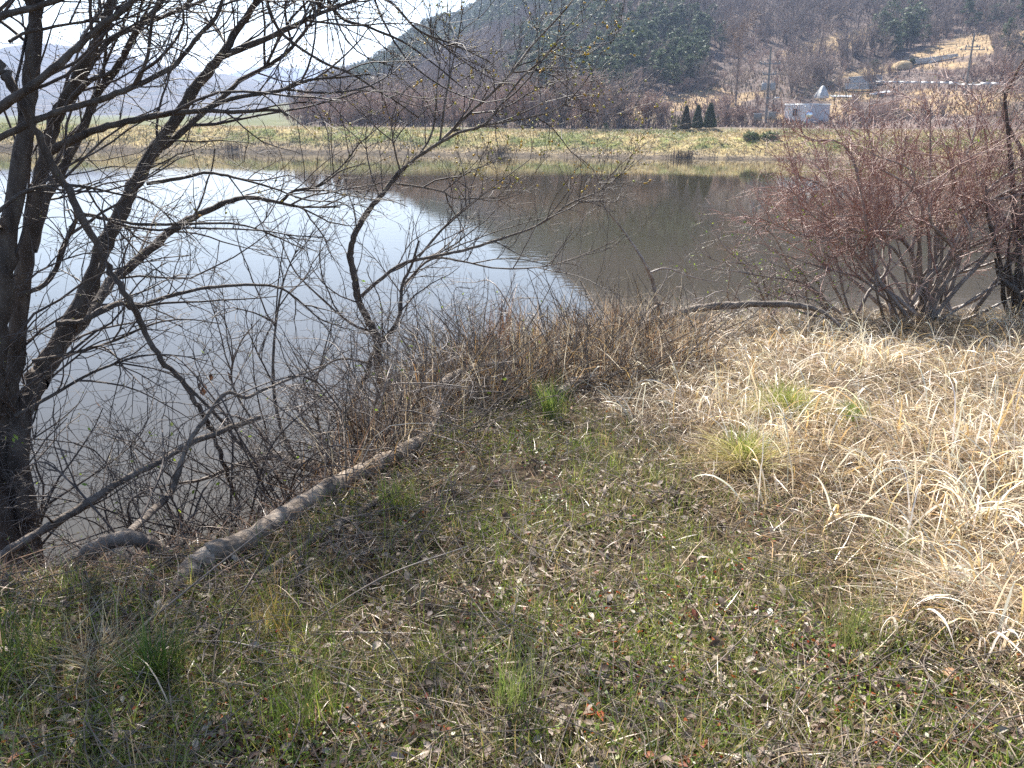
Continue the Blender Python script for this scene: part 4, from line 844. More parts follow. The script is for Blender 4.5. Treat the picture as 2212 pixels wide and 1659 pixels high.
V = np.array([-ux*e_-vx*e_, ux*(LW+e_)-vx*e_, ux*(LW+e_)+vx*(LD+e_), -ux*e_+vx*(LD+e_)]); V = np.vstack([V+up*(H-.1), V+up*(H+.02)])
mb.add(V, [(0, 1, 2, 3), (4, 5, 6, 7), (0, 1, 5, 4), (1, 2, 6, 5), (2, 3, 7, 6), (3, 0, 4, 7)]); mb.build('roof', TRIM, sh)
V = np.array([-ux*.05-vx*.05, ux*(LW+.05)-vx*.05, ux*(LW+.05)+vx*(LD+.05), -ux*.05+vx*(LD+.05)]); V = np.vstack([V-up*.35, V+up*.12])
MB().add(V, [(0, 1, 2, 3), (4, 5, 6, 7), (0, 1, 5, 4), (1, 2, 6, 5), (2, 3, 7, 6), (3, 0, 4, 7)]).build('base_frame', STEEL, sh)
def slab(mb, p, a, b, d):
    V = np.array([p, p+a, p+a+b, p+b]); V = np.vstack([V, V+d]); return mb.add(V, [(0, 1, 2, 3), (4, 5, 6, 7), (0, 1, 5, 4), (1, 2, 6, 5), (2, 3, 7, 6), (3, 0, 4, 7)])
wp = ux*1.45+up*.92-vx*.115
wf = MB()
slab(wf, wp, ux*.78, up*.08, -vx*.06); slab(wf, wp+up*.92, ux*.78, up*.08, -vx*.06); slab(wf, wp+up*.08, ux*.08, up*.84, -vx*.06); slab(wf, wp+ux*.70+up*.08, ux*.08, up*.84, -vx*.06); slab(wf, wp+ux*.36+up*.08, ux*.06, up*.84, -vx*.05)
win = wf.build('window', TRIM, sh); slab(MB(), wp+ux*.08+up*.08, ux*.62, up*.84, -vx*.02).build('pane', GLASS, win)
lm = MB(); slab(lm, ux*.35+up*1.95-vx*.12, ux*.16, up*.22, -vx*.12); lm.build('wall_lamp', TRIM, sh)

# ---------------------------------------------------------------- utility poles and wires
def pole(name, lab, u0, v0, Y, u1, v1, arms, extra):
    b0 = PX(u0, v0, Y); t0_ = PX(u1, v1, Y)-b0; t = thing(name, lab, 'utility pole', b0)
    MB().tubes(np.array([-t0_*.06, t0_*.5, t0_]), np.array([.17, .14, .10]), 10, caps=True).build('shaft', CONC, t)
    for f, w_, yaw in arms:
        c = t0_*f; a_ = np.array([math.cos(yaw), math.sin(yaw), 0.]); mb = MB(); mb.box(c[0], c[1]-.16, c[2], 2*w_, .09, .11, yaw); arm = mb.build('crossarm', STEEL, t)
        for q in (-.92, -.55, .55, .92):
            cc = c+a_*q*w_+[0, -.16, .055]; MB().lathe([(.0, 0), (.07, .0), (.07, .06), (.04, .08), (.07, .1), (.07, .16), (.03, .2), (0, .2)], cc, 8).build('insulator', STEEL, arm)
    return t, b0, t0_
t1, p1, d1 = pole('utility_pole', 'tall concrete utility pole with transformers left of the shed', 765.5, 126, 98, 771, 47, [(.79, 1.2, .1), (.66, .8, .1)], 0)
for dx in (-.55, .42):
    c = d1*.505+np.array([dx, -.25, 0]); tb = MB().lathe([(0, -.42), (.27, -.42), (.30, -.36), (.30, .34), (.27, .4), (0, .42)], c, 14).build('transformer', mat_plain('transformer_grey', (.30, .30, .29), .5) if dx < 0 else bpy.data.materials['transformer_grey'], t1, smooth=False)
    for q in (-.14, .14): MB().lathe([(0, 0), (.05, 0), (.06, .08), (.04, .12), (.05, .2), (0, .22)], c+[q, 0, .42], 7).build('bushing', STEEL, tb)
MB().box(*(d1*.36+np.array([0, -.18, 0])), .5, .25, .14).build('bracket', STEEL, t1)
MB().tubes(np.array([d1*.30+[.12, -.1, 0], d1*.34+[.55, -.2, .0], d1*.36+[.95, -.25, .1]]), np.array([.03, .03, .03]), 6).build('lamp_arm', STEEL, t1)
MB().box(*(d1*.365+np.array([1.05, -.25, 0])), .45, .25, .13, .2).build('lamp_head', TRIM, t1)
t2, p2, d2 = pole('utility_pole', 'leaning concrete utility pole on the terraced slope behind the red-twigged shrub', 964, 98, 112, 974.5, 33, [(.745, 1.5, -.15), (.79, .9, -.15)], 0)
ring = np.array([[math.cos(q)*.38, 0, math.sin(q)*.38] for q in np.linspace(0, 2*np.pi, 17)])+d2*.24+[.45, -.2, 0]
MB().tubes(ring, np.full(17, .04), 5).build('cable_coil', BARK, t2)
p3 = PX(772, 125, 98.6); q3 = PX(774, 88, 98.6)-p3
o = MB().tubes(np.array([q3*-.05, q3*.5, q3]), np.array([.07, .06, .05]), 8, caps=True).build('thin_post', BARK2); o.location = [float(q) for q in p3]; tag(o, 'thin wooden prop post right beside the transformer pole', 'post')
def wire(lab, A_, B_, sag, r=.018):
    t = np.linspace(0, 1, 24)[:, None]; p = A_*(1-t)+B_*t; p[:, 2] -= sag*4*t[:, 0]*(1-t[:, 0])
    o = MB().tubes(p-p[0], np.full(24, r), 4).build('power_line', BARK); o.location = [float(q) for q in p[0]]; tag(o, lab, 'wire')
wire('upper wire between the transformer pole and the leaning pole', p1+d1*.79+[.6, -.16, .3], p2+d2*.80+[-1, -.16, .2], 1.3)
wire('middle wire sagging between the transformer pole and the leaning pole', p1+d1*.66+[.5, -.16, .3], p2+d2*.745+[-1.2, -.16, .2], 1.6)
wire('lower wire from the transformer pole to the slope above the shed', p1+d1*.36+[.2, -.1, 0], PX(830, 92.5, 118), .5)
wire('lowest wire from the transformer pole to above the shed roof', p1+d1*.26+[.2, -.1, 0], PX(818, 97, 110), .5)
wire('wire running left off the transformer pole', p1+d1*.79+[-.9, -.16, .3], PX(640, 66, 170), 2)

# ---------------------------------------------------------------- signs and convex mirror
BOARD = mat_plain('shaded_board', (.23, .21, .18), .7, nv=.15, scale=2)  # grey carries the shade on the fronts of the boards
def sign(lab, u0, u1, v0, v1, Y, posts, vbot):
    a_, b_ = PX(u0, v1, Y), PX(u1, v0, Y); c0 = PX((u0+u1)/2, vbot, Y); t = thing('sign_board', lab, 'sign', c0)
    cx, cz = (a_[0]+b_[0])/2-c0[0], (a_[2]+b_[2])/2-c0[2]; MB().box(cx, 0, cz, b_[0]-a_[0], .06, b_[2]-a_[2]).build('panel', BOARD, t)
    mb = MB(); w_, h_ = b_[0]-a_[0], b_[2]-a_[2]; mb.box(cx, 0, cz+h_/2+.03, w_+.08, .10, .06); mb.build('lit_top_edge', TRIM, t)  # pale strip draws the sunlit top edge of the board
    for u in posts:
        x = PX(u, vbot, Y)[0]-c0[0]; MB().tubes(np.array([[x, .09, -.3], [x, .09, cz], [x, .09, cz+h_/2]]), np.full(3, .05), 7, caps=True).build('post', BARK2, t)
sign('small brown-grey sign board left of the transformer pole', 753.4, 761.3, 113.8, 121.3, 90, (754.5, 760.6), 131)
sign('grey sign board on two brown posts right of the transformer pole', 767.8, 776.2, 112.4, 119.8, 88, (769.2, 775.7), 132)
m0 = PX(806.3, 132.5, 86); mt = PX(807.6, 115.0, 86)-m0
t = thing('traffic_mirror', 'round convex traffic mirror on a red post in front of the shed', 'traffic mirror', m0)
MB().tubes(np.array([mt*-.1, mt*.5, mt]), np.full(3, .05), 8).build('post', mat_plain('red_paint', (.36, .05, .025), .5), t)
c = mt+np.array([.16, -.12, .02]); a_ = np.linspace(0, 1, 7)
prof = [(0, 0)]+[(.36*math.sin(q*1.0)/math.sin(1.0), .10*(1-math.cos(q))/(1-math.cos(1))) for q in a_[1:]]
mbm = MB().lathe([(r_, z_) for r_, z_ in prof], (0, 0, 0), 20)
V = np.concatenate(mbm.v); V2 = np.stack([V[:, 0], V[:, 2], V[:, 1]], 1)+c; mbm.v = [V2.astype(np.float32)]
mbm.build('mirror_face', mat_plain('mirror_glass', (.62, .66, .70), .06, .95), t, smooth=True)
rr_ = np.array([[math.cos(q)*.37, .10, math.sin(q)*.37] for q in np.linspace(0, 2*np.pi, 25)])+c
MB().tubes(rr_, np.full(25, .025), 6).build('rim', mat_plain('orange_rim', (.40, .12, .04), .5), t)

# ---------------------------------------------------------------- terraces: stone walls, tent, mound, guard rail, track
STONE = mat_noise('pale_stone', [(.16, .155, .145), (.42, .41, .39), (.66, .65, .62)], 2.6, .9, 1, 3.2, spec=.2, bdist=.3)
def stone_wall(lab, top, bot, Y0, Y1, seed):
    r2 = np.random.default_rng(seed); k = 26; mb = MB(); n_rows = 7
    tu = np.interp(np.linspace(0, 1, k), [0, 1], [top[0][0], top[-1][0]]); tv = np.interp(tu, [q[0] for q in top], [q[1] for q in top]); bv = np.interp(tu, [q[0] for q in bot], [q[1] for q in bot]); YY = np.linspace(Y0, Y1, k)
    YY = np.linspace(FG(tu[0], bv[0]+.5)[1], FG(tu[-1], bv[-1]+.5)[1], k)-.6
    c0 = PX(tu[0], bv[0], YY[0])
    for j in range(n_rows):
        for i in range(k-1):
            f0, f1 = j/n_rows, (j+1)/n_rows; sh_ = .5 if j % 2 else 0
            i0 = min(i+sh_, k-1.001); i1 = min(i+1+sh_, k-1.001); ii = int(i0); w0 = i0-ii; jj = int(i1); w1 = i1-jj
            A_ = PX(tu[ii]+(tu[ii+1]-tu[ii])*w0, bv[ii]*(1-f0)+tv[ii]*f0, YY[ii]); B_ = PX(tu[jj]+(tu[min(jj+1, k-1)]-tu[jj])*w1, bv[jj]*(1-f0)+tv[jj]*f0, YY[jj])
            hh = PX(tu[ii], bv[ii]*(1-f1)+tv[ii]*f1, YY[ii])[2]-PX(tu[ii], bv[ii]*(1-f0)+tv[ii]*f0, YY[ii])[2]
            if np.linalg.norm(B_-A_) < .05: continue
            cc = (A_+B_)/2; L_ = np.linalg.norm((B_-A_)[:2]); mb.box(cc[0], cc[1]+r2.uniform(-.06, .06)+f0*.25, cc[2]+hh/2, L_*.95, .5, hh*.93, math.atan2(B_[1]-A_[1], B_[0]-A_[0])+r2.normal(0, .05), col=r2.uniform(.6, 1.05)*np.ones(3))
    o = mb.build('stone_wall', STONE2, origin=c0); o.location = [float(q) for q in c0]; tag(o, lab, 'stone wall')
STONE2 = mat_noise('pale_stone_block', [(.50, .49, .47), (.70, .69, .66), (.80, .79, .77)], 1.6, .9, .6, 5, spec=.2, use_tint=True, bdist=.1)
stone_wall('upper tier of the pale stone retaining wall on the slope above the shed', [(849, 77), (866, 75.5), (882, 74)], [(848, 83), (866, 83), (881, 82)], 133, 136, 1)
stone_wall('lower tier of the pale stone retaining wall on the slope above the shed', [(845, 83.4), (862, 83.4), (876, 83.2)], [(843, 89), (862, 89.5), (876, 89)], 130, 132, 2)
stone_wall('long pale stone wall high on the slope to the right, below the dark trees', [(908, 59.5), (930, 57), (958, 53.5)], [(908, 64.5), (930, 63), (957, 56.5)], 146, 158, 3)
ap = PX(823, 88, 112); bs = [PX(815, 95.5, 112), PX(820, 97, 110.5), PX(829.5, 96, 111), PX(828, 94, 114), PX(818, 94, 114)]
k = 40; aa_ = np.linspace(0, 2*np.pi, k, endpoint=False); bc = np.mean(bs, 0); hgt = ap[2]-bc[2]+.3
prof = [(1.02, -.3), (.98, .0), (.72, .35), (.42, .72), (.20, .95), (.06, 1.0), (0, 1.02)]
V = np.array([[math.cos(q)*r_*.85*(1+.12*math.sin(5*q)+.06*math.sin(11*q)), math.sin(q)*r_*(1+.1*math.sin(5*q)), z_*hgt] for r_, z_ in prof for q in aa_])
q_ = [(j*k+i, j*k+(i+1) % k, (j+1)*k+(i+1) % k, (j+1)*k+i) for j in range(len(prof)-1) for i in range(k)]
o = MB().add(V, q_).build('tarpaulin', mat_noise('pale_tarp', [(.22, .22, .22), (.38, .38, .37), (.56, .56, .55)], 2, .6, .5, 5, bdist=.1)); o.location = [float(x) for x in bc]; tag(o, 'pale grey tarpaulin draped to a point on the slope above the shed', 'tarpaulin')
mc = FG(903, 68); mb = MB().lathe([(1.75, -.3), (1.7, .1), (1.4, .65), (.9, 1.0), (.4, 1.15), (0, 1.18)], sides=24)
o = mb.build('grave_mound', mat_noise('mound_grass', [(.22, .15, .08), (.36, .26, .14), (.48, .37, .22)], 2.5, .95, 1, 6, bdist=.15), smooth=True); o.location = [float(x) for x in mc]; tag(o, 'rounded grass mound beside the long stone wall', 'mound')
for u, v, w_, h_, n, lab in [(875, 70.5, .62, 1.65, 1600, 'larger oval dark evergreen bush on the terrace above the stone wall'), (911.5, 66.5, .42, 1.25, 900, 'smaller round evergreen bush beside the grass mound')]:
    c0 = FG(u, v); t = thing('evergreen_bush', lab, 'bush', c0); V, T, cc = leaf_blob(n, np.array([w_, w_, h_*.5]), .10, np.array([0, 0, h_*.58]), [(.04, .055, .022), (.06, .08, .03), (.09, .11, .04)])
    MB().add(V, t=T, col=cc).build('crown', NEEDLE, t); MB().tubes(np.array([[0, 0, -.3], [0, 0, .3], [0, 0, h_*.6]]), np.array([.07, .06, .04]), 6).build('trunk', BARK, t)
ga, gb = PX(873, 87, 122), PX(1000, 91.5, 108); nseg = 14
t = thing('guard_rail', 'white roadside guard rail along the terrace behind the red-twigged shrub', 'guard rail', ga); V = []
pts = np.array([FG(873+127*q, 89+3.5*q)+[0, -.5, 1.0] for q in np.linspace(0, 1, nseg)]); pts[:, 1] = np.linspace(pts[0, 1], pts[-1, 1], nseg); pts[:, 2] = np.linspace(pts[0, 2], pts[-1, 2], nseg)+np.maximum(0, 0)
ga = pts[0].copy(); t.location = [float(q) for q in ga]; pts = pts-ga
mb = MB(); a_ = math.atan2(*(gb-ga)[[1, 0]])
for i in range(nseg-1):
    c = (pts[i]+pts[i+1])/2; L_ = np.linalg.norm(pts[i+1]-pts[i]); slab(mb, pts[i]-[0, 0, .16], pts[i+1]-pts[i], np.array([0, 0, .32]), np.array([0, -.06, 0]))
mb.build('rail', mat_plain('rail_white', (.46, .47, .48), .45), t)
for i in range(0, nseg, 2): MB().tubes(np.array([pts[i]+[0, .05, -1.1], pts[i]+[0, .05, -.4], pts[i]+[0, .05, .1]]), np.full(3, .06), 6).build('post', STEEL, t)
for u, v, L_, lab in [(843, 96.8, 4, 'white plastic sheet lying on the green edge of the terrace above the shed'), (880, 93.5, 3, 'white plastic sheet lying on the terrace below the guard rail')]:
    c0 = FG(u, v); xs_ = np.linspace(-L_/2, L_/2, 14); ys_ = np.linspace(-.7, .7, 5); XX, YY = np.meshgrid(xs_, ys_); ZZ = farz(XX+c0[0], YY+c0[1])-c0[2]+.12+(fbm(XX*2, YY*2, 5)-.5)*.3
    Vt = np.stack([XX, YY, ZZ], -1).reshape(-1, 3); q_ = grid_quads(14, 5); Vb = Vt-[0, 0, .05]
    o = MB().add(Vt, q_).add(Vb, q_).build('plastic_sheet', bpy.data.materials['rail_white'], smooth=True); o.location = [float(x) for x in c0]; tag(o, lab, 'sheet')
# ---------------------------------------------------------------- far trees
def bare_proto(h, seed, form='tree', lev=(22, 3.6, 3.0), rscale=1.0, spreadv=.45, thin=1.5):
    """a bare tree: returns (trunk MB, crown MB) about its own base"""
    global rng
    keep = rng; rng = np.random.default_rng(seed)
    if form == 'tree':
        top = np.array([rng.normal(0, .06)*h, rng.normal(0, .06)*h, h*.92]); p, r = smooth_line([(0, 0, -.4), (rng.normal(0, .02)*h, 0, h*.2), top*.55+rng.normal(0, .02, 3)*h, top], [h*.015, h*.012, h*.008, h*.003], 5)
        Pm, Rm = [a[None] for a in resample(p, r, 16)]
        l1 = grow(Pm, Rm, lev[0]/h, h*.42, (30, 62), .18, up=.5, curl=.10, n=7, rmax=h*.009, tip=.3)
    else:
        k = 14 if form == 'bush' else 9; st = []
        for i in range(k):
            a = rng.uniform(0, 6.28); s = rng.uniform(.08, spreadv); tp = np.array([math.cos(a)*s*h, math.sin(a)*s*h, h*rng.uniform(.7, 1)]); st.append(smooth_line([(rng.normal(0, .03)*h, rng.normal(0, .03)*h, -.3), tp*[.35, .35, .4], tp*[.75, .75, .75]+rng.normal(0, .02, 3)*h, tp], np.array([.009, .007, .005, .003])*h, 4))
        PR = [resample(p, r, 12) for p, r in st]; Pm = np.array([a for a, _ in PR]); Rm = np.array([b for _, b in PR])
        l1 = grow(Pm, Rm, lev[0]/h, h*.28, (15, 45), .25, up=.4, curl=.10, n=6, rmax=h*.004, tip=.3)
    l2 = grow(*l1, lev[1]*8/h, h*.16, (25, 60), .1, up=.35, curl=.14, n=4, rmax=h*.003)
    l3 = grow(*l2, lev[2]*16/h, h*.075, (25, 60), .05, up=.3, curl=.16, n=3, rmax=h*.0015)
    a = MB().tubes(Pm, Rm, 6); b = MB().tubes(l1[0], np.maximum(l1[1], .012)*rscale, 4).tubes(l2[0], np.maximum(l2[1]*rscale, .010*thin), 3).tubes(l3[0], np.maximum(l3[1]*rscale, .009*thin), 3)
    rng = keep; return a, b, (Pm, Rm, l1, l2, l3)
GREYTWIG = mat_noise('far_grey_twig', [(.20, .15, .12), (.29, .225, .185), (.38, .305, .255)], .7, .8, 0, spec=.2)
ROSYTWIG = mat_noise('far_rosy_twig', [(.28, .195, .155), (.40, .29, .235), (.52, .395, .33)], .7, .8, 0, spec=.2)
FARBARK = mat_noise('far_bark', [(.07, .056, .048), (.115, .094, .08), (.17, .14, .12)], 2, .9, 0, spec=.1)
def put_tree(name, lab, cat_, loc, h, seed, form, tw, group=None, **kw):
    a, b, _ = bare_proto(h, seed, form, **kw); t = thing(name, lab, cat_, loc, group=group)
    a.build('trunk' if form == 'tree' else 'stems', FARBARK, t, smooth=True); b.build('crown', tw, t); return t
# the lone tree on the slope
put_tree('bare_tree', 'lone wide bare tree standing on the tan slope behind the conifers', 'tree', FG(735.5, 106), 10.2, 5, 'tree', GREYTWIG, lev=(34, 4.6, 3.2))
put_tree('bare_tree', 'tall slim dark bare tree on the slope above the shed', 'tree', FG(817, 79), 10.5, 6, 'tree', GREYTWIG, lev=(30, 3.5, 2.6))
put_tree('bare_tree', 'small leafless tree beside the tarpaulin on the slope', 'tree', FG(840, 97), 4.2, 8, 'tree', GREYTWIG, lev=(26, 3, 2.2))
put_tree('bare_tree', 'small forked leafless tree in front of the stone retaining wall', 'tree', FG(871, 93), 4.6, 9, 'multi', GREYTWIG, lev=(16, 3, 2))
put_tree('bare_tree', 'slim dark bare tree standing on the grass terrace between the evergreen bushes', 'tree', FG(883, 71), 5.5, 10, 'tree', GREYTWIG, lev=(24, 3, 2))
# bare bushes along the embankment
for i, (u, Y, h, lab) in enumerate([(437, 98, 2.2, 'low rosy bare bush, first from the left along the embankment'), (470, 97, 2.8, 'rosy bare bush left of the big fans on the embankment'), (505, 96, 3.4, 'airy bare bush on the embankment behind the catkin shrub'), (533, 95, 4.2, 'bare fan-shaped bush at the left of the cluster behind the embankment'), (562, 93, 5.2, 'tallest bare fan-shaped bush in the cluster behind the embankment'), (590, 94, 4.4, 'bare bush between the two big fans behind the embankment'),
                                    (622, 92, 4.6, 'wide pale bare fan-shaped bush at the right of the cluster'), (650, 94, 3.4, 'low bare bush left of the small evergreens'), (663, 91, 2.6, 'small bare bush just left of the conifers'), (727, 91, 1.7, 'low rosy bare bush right of the three conifers'), (742, 92, 1.9, 'rosy bare bush left of the small sign board'), (757, 93, 1.6, 'rosy bare bush under the small sign board'), (548, 92, 2.5, 'small dark bare bush in front of the fan-shaped bushes'), (410, 99, 2.0, 'small rosy bush at the far left of the embankment row')]):
    put_tree('bare_bush', lab, 'bush', on_land(u, Y), h*(1.2 if 500 < u < 640 else 1), 40+i, 'bush', ROSYTWIG if i not in (4, 6, 12) else GREYTWIG, lev=(24, 2.2, 1.5), spreadv=.72, thin=1.3)

def pine_proto(h, seed, light=False):
    r2 = np.random.default_rng(seed); mb = MB(); mt_ = MB()
    lean = r2.normal(0, .05, 2)*h; mt_.tubes(np.array([[0, 0, -.5], [lean[0]*.4, lean[1]*.4, h*.5], [lean[0], lean[1], h*.95]]), np.array([.022, .016, .006])*h, 4 if light else 6)
    nc = 14 if light else 26; n = 16 if light else 46
    for i in range(nc):
        z = h*(.35+.65*r2.random()**.8); f = (z/h-.35)/.65; R = h*.27*(1-f)**.6+.15; a = r2.uniform(0, 6.28); q = R*r2.uniform(.25, 1)
        c = np.array([math.cos(a)*q+lean[0]*z/h, math.sin(a)*q+lean[1]*z/h, z]); sz = np.array([.95, .95, .38])*h*.085*r2.uniform(.7, 1.3)
        d = r2.normal(size=(n, 3)); d /= np.linalg.norm(d, axis=1)[:, None]; p = c+d*sz*r2.random((n, 1))**.4
        s = h*(.030 if light else .020)*r2.uniform(.7, 1.5, (n, 1, 1)); V = p[:, None]+r2.normal(0, 1, (n, 3, 3))*s*[1, 1, .8]
        cc = np.array([(.055, .08, .036), (.075, .105, .046), (.105, .13, .06)])[r2.integers(0, 3, n)]*r2.uniform(.75, 1.25)
        mb.add(V.reshape(-1, 3), t=np.arange(n*3).reshape(-1, 3), col=np.repeat(cc, 3, 0))
        if not light: mt_.tubes(np.array([[lean[0]*z/h*.9, lean[1]*z/h*.9, z-h*.06], (c+np.array([lean[0]*z/h, lean[1]*z/h, z-h*.06]))/2, c]), np.array([.006, .005, .003])*h, 3)
    return mt_, mb
# which wood grows where (1024-px view of the hillside only decides the kind)
def is_pine(x, y):
    z = farz(x, y); u, v = proj(x, y, z+4); nn = fbm(x*.022, y*.022, 51)
    core = sstep(.50, .64, .5*nn+.66*np.exp(-(((u-615+(v-45)*.8)/118)**2+((v-36)/50)**2)**1.3))
    rim = sstep(18, 8, v-np.interp(u, [300, 340, 400, 450, 530], [112, 82, 52, 28, -5]))*(u < 560)*(u > 352)*.85
    right = .9*np.exp(-(((u-905)/26)**2+((v-28)/28)**2))+.5*np.exp(-(((u-1000)/60)**2+((v-20)/20)**2))
    return np.clip(np.maximum(np.maximum(core*(.45+.5*sstep(.35, .6, fbm(x*.05, y*.05, 53))), rim), right*.7), 0, 1)
def openland(x, y):
    u, v = proj(x, y, farz(x, y)); o = np.zeros_like(x)
    for (a, b, ru, rv, k) in [(700, 103, 36, 10, -.10), (742, 100, 26, 5, -.1), (836, 112, 22, 10, .05), (808, 118, 50, 9, 0), (878, 70, 44, 6, -.16), (940, 62, 44, 8, -.1), (835, 42, 50, 9, -.24), (985, 46, 70, 12, -.18), (960, 92, 100, 9, .03), (850, 92, 30, 12, -.05), (950, 106, 70, 9, 0), (863, 82, 26, 12, 0)]:
        o = np.maximum(o, (((u-a)/ru)**2+((v-b-k*(u-a))/rv)**2 < 1))
    return o > 0
nt_ = 42000; y = 100+(470-100)*rng.random(nt_)**.75; a = uni(-.36, .86, nt_); x = a*y; z = farz(x, y); S_ = y-np.interp(a, SH_A, SH_Y)
u_, v_ = proj(x, y, z)
k = (S_ > 21) & (v_ > -60) & (u_ > 285+uni(0, 60, nt_)) & (u_ < 1180) & (~openland(x, y)) & (rng.random(nt_) < np.clip((y/260), .5, 1)) & ((u_ > 345) | (y > 230)) & (~((u_ > 700) & (y < 108)))
FEAT = [(904, 962, 48, 67), (866, 916, 58, 72), (841, 886, 72, 91), (811, 833, 84, 98), (782, 832, 98, 127), (759, 781, 47, 127), (748, 778, 108, 123), (712, 758, 40, 108), (873, 1000, 84, 93), (955, 985, 30, 98), (660, 712, 95, 132), (650, 720, 92, 112), (530, 650, 100, 132)]
def hides(x, y, z, h):
    u, v = proj(x, y, z); u1, v1 = proj(x, y, z+h); w = h*.28/y*796; o = np.zeros(len(x), bool)
    for a, b, c, d in FEAT: o |= (u+w > a) & (u-w < b) & (v1 < d-2) & (v > c+2) & (y < 165)
    return o
k &= ~hides(x, y, z, np.where(y < 130, 4, 5.))
x, y, z, u_, v_ = x[k], y[k], z[k], u_[k], v_[k]; pm = rng.random(len(x)) < is_pine(x, y); o_ = np.argsort(y); x, y, z, pm, u_, v_ = x[o_], y[o_], z[o_], pm[o_], u_[o_], v_[o_]
vis = (u_ > 0) & (u_ < 1030)
print('wood', len(x), 'pines', pm.sum())
pine_p = []
for i in range(7):
    mt_, mb = pine_proto(8.5, 200+i); t = thing('pine_tree', 'dark pine tree standing in the pine wood on the hillside', 'tree', (0, 0, 0), group='pines on the hillside')
    mb.build('crown', NEEDLE, t); mt_.build('trunk', FARBARK, t); pine_p.append(t)
bare_p = []
for i in range(8):
    h = 7.5; pa, pb, _ = bare_proto(h, 300+i, 'tree' if i < 5 else 'multi', lev=(24, 2.2, 1.4), thin=1.4, spreadv=.5); t = thing('bare_tree', 'grey-brown bare tree standing in the leafless wood on the hillside', 'tree', (0, 0, 0), group='bare trees on the hillside')
    pb.build('crown', GREYTWIG if i % 4 else ROSYTWIG, t); pa.build('trunk', FARBARK, t); bare_p.append(t)
used = {}
def plant(protos, x, y, z, hs):
    for xx, yy, zz, s in zip(x, y, z, hs):
        pr = protos[rng.integers(0, len(protos))]
        o = pr if pr not in used else copy_tree(pr)
        used[pr] = 1; o.location = (float(xx), float(yy), float(zz)-.1); o.rotation_euler = (0, 0, float(rng.uniform(0, 6.28))); o.scale = (float(s*rng.uniform(.85, 1.15)),)*2+(float(s),)
def split(mask, n):
    idx = np.where(mask & vis)[0]; near = idx[:n]; rest = np.setdiff1d(np.where(mask)[0], near); return near, rest
hs_b = uni(.42, .85, len(x))*np.where(y < 130, .8, 1); hs_p = uni(.38, .78, len(x))
near, rest_b = split(~pm, 298); plant(bare_p, x[near], y[near], z[near], hs_b[near])
near, rest_p = split(pm, 298); plant(pine_p, x[near], y[near], z[near], hs_p[near])
# the rest of the wood reads as one mass
def mass(name, lab, idx, hs, makers, mats):
    out = MB(); src = []
    for mk in makers:
        v = np.concatenate(mk.v); src.append((v, np.concatenate(mk.q) if mk.q else np.zeros((0, 4), int), np.concatenate(mk.t) if mk.t else np.zeros((0, 3), int), np.concatenate(mk.c)[:, :3]))
    ch = rng.integers(0, len(src), len(idx))
    for j, (v, q, t, c) in enumerate(src):
        ii = idx[ch == j]; n = len(ii)
        if not n: continue
        a = uni(0, 6.28, n); ca, sa = np.cos(a)[:, None], np.sin(a)[:, None]; s = hs[ii][:, None]
        V = np.stack([(v[None, :, 0]*ca-v[None, :, 1]*sa)*s+x[ii][:, None], (v[None, :, 0]*sa+v[None, :, 1]*ca)*s+y[ii][:, None], v[None, :, 2]*s+z[ii][:, None]-.1], -1)
        sh = (np.arange(n)*len(v))[:, None, None]
        out.add(V.reshape(-1, 3), (q[None]+sh).reshape(-1, 4) if len(q) else None, (t[None]+sh).reshape(-1, 3) if len(t) else None, col=np.tile(c, (n, 1))*rng.uniform(.75, 1.25, (n, 1)).repeat(len(v), 0))
    o = out.build(name, mats); tag(o, lab, name.replace('_', ' '), kind='stuff'); print(name, len(idx), out.n)
mk = []
for i in range(4):
    mt_, mb = pine_proto(8.5, 500+i, True); c = [np.concatenate(mt_.v), np.concatenate(mt_.q)]; mb.add(c[0], c[1], col=(.06, .045, .035)); mk.append(mb)
mass('pine_wood', 'dense dark pine wood covering the middle of the hillside', rest_p, hs_p, mk, NEEDLE)
mk = []
for i in range(5):
    pa, pb, (Pm, Rm, l1, l2, l3) = bare_proto(7.5, 600+i, 'tree' if i < 3 else 'multi', lev=(18, 1.3, .55), spreadv=.3)
    mb = MB(); mb.tubes(resample(Pm[0], Rm[0], 4)[0][None] if len(Pm) == 1 else Pm[:, ::3], resample(Pm[0], Rm[0], 4)[1][None] if len(Pm) == 1 else Rm[:, ::3], 3, col=np.array((.075, .06, .05))[None].repeat(len(Pm), 0))
    for lv, w_ in ((l1, .045), (l2, .034), (l3, .032)):
        A_ = lv[0][:, 0]; B_ = lv[0][:, -1]; pr = norm(np.cross(B_-A_, rng.normal(size=A_.shape)))*w_; V = np.stack([A_-pr, A_+pr, B_], 1)
        mb.add(V.reshape(-1, 3), t=np.arange(len(A_)*3).reshape(-1, 3), col=np.repeat(pick([(.19, .145, .115), (.27, .21, .17), (.33, .25, .205)], len(A_)), 3, 0))
    mk.append(mb)
mass('bare_wood', 'leafless grey-brown wood covering the hillside', rest_b, hs_b, mk, FARTWIG)
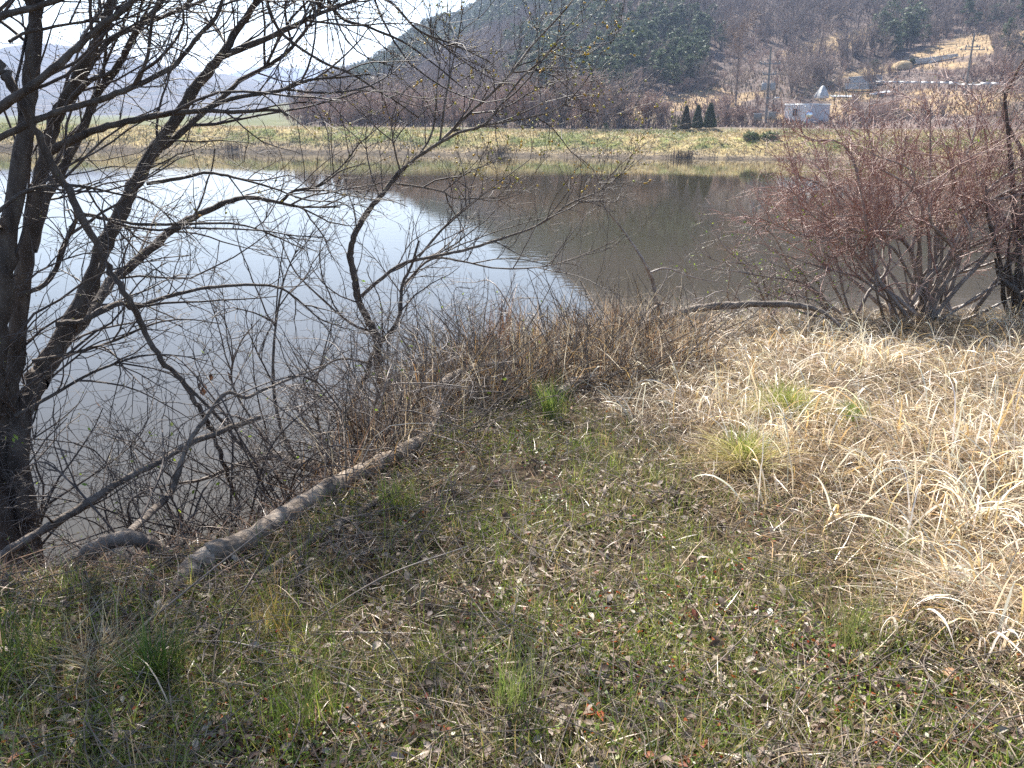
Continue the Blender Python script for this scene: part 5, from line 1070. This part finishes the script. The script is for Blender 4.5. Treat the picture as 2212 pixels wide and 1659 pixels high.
# scrub shrubs on the terraces
sp = []
for i in range(5):
    pa, pb, _ = bare_proto(2.2, 700+i, 'multi', lev=(16, 1.3, .8), thin=1.4, spreadv=.75); t = thing('scrub_bush', 'low rosy bare scrub bush on the terraced slope behind the shed', 'bush', (0, 0, 0), group='scrub bushes on the terraced slope')
    pb.build('crown', ROSYTWIG, t); pa.build('stems', FARBARK, t); sp.append(t)
n = 1400; y = uni(96, 180, n); a = uni(px2a(655), px2a(1030), n); x = a*y; z = farz(x, y); S_ = y-np.interp(a, SH_A, SH_Y); uu, vv = proj(x, y, z); k = (S_ > 20) & (vv < 122) & (rng.random(n) < .45*(1-.8*openland(x, y))) & (~((uu > 782) & (uu < 832) & (vv > 96)))
k &= ~(hides(x, y, z, 1.4) & (rng.random(n) < .6))
x, y, z = x[k][:290], y[k][:290], z[k][:290]; print('scrub', len(x)); plant(sp, x, y, z, uni(.45, 1.1, len(x)))
used.clear(); sp2 = [copy_tree(q) for q in sp]
for q in sp2: q['label'] = 'rosy bare thicket bush along the foot of the wood behind the embankment'; q['group'] = 'thicket bushes behind the embankment'
n = 95; a = uni(px2a(285), px2a(640), n); y = np.interp(a, SH_A, SH_Y)+uni(15, 42, n)**1.0; x = a*y; plant(sp2, x, y, farz(x, y), uni(.8, 1.9, n))

# ---------------------------------------------------------------- air, sky, sun, camera
hz = MB().box(0, 1000, 80, 9000, 4400, 180)
m, nt, out, N, L = new_mat('haze_air'); pv = N('ShaderNodeVolumePrincipled'); pv.inputs['Density'].default_value = HAZE; pv.inputs['Color'].default_value = (.56, .70, 1, 1); pv.inputs['Anisotropy'].default_value = .2; L(pv.outputs[0], out.inputs['Volume'])
o = hz.build('haze', m); tag(o, 'thin blue haze in the valley air', 'haze', kind='stuff'); o.display_type = 'WIRE'
EL, AZ = math.radians(46), math.radians(-15)     # sun ahead and to the left
w = bpy.data.worlds.new('World'); sc.world = w; w.use_nodes = True; nt = w.node_tree
sky = nt.nodes.new('ShaderNodeTexSky'); sky.sky_type = 'NISHITA'; sky.sun_disc = False; sky.sun_elevation = EL; sky.sun_rotation = AZ; sky.dust_density = 1.0; sky.air_density = 1.0; sky.ozone_density = 2.0
nt.nodes['Background'].inputs[1].default_value = SKY; nt.links.new(sky.outputs[0], nt.nodes['Background'].inputs[0])
ld = bpy.data.lights.new('sun', 'SUN'); ld.energy = SUN; ld.angle = math.radians(.53); ld.color = (1, .95, .87)
so = bpy.data.objects.new('sun', ld); C.objects.link(so)
from mathutils import Vector
sd = Vector((math.sin(AZ)*math.cos(EL), math.cos(AZ)*math.cos(EL), math.sin(EL))); so.rotation_euler = sd.to_track_quat('Z', 'Y').to_euler()
cd = bpy.data.cameras.new('camera'); cd.sensor_width = 36; cd.lens = 36*F/2212; cd.clip_start = .05; cd.clip_end = 9000
co = bpy.data.objects.new('camera', cd); C.objects.link(co); co.location = (0, 0, CAMZ); co.rotation_euler = (math.pi/2-PITCH, 0, 0); sc.camera = co
vs = sc.view_settings; vs.view_transform = 'Standard'; vs.look = 'None'; vs.exposure = EXPO; vs.gamma = 1
sc.cycles.use_denoising = False; sc.cycles.max_bounces = 8; sc.cycles.diffuse_bounces = 3; sc.cycles.glossy_bounces = 4; sc.cycles.transmission_bounces = 4; sc.cycles.volume_bounces = 0; sc.cycles.use_adaptive_sampling = False
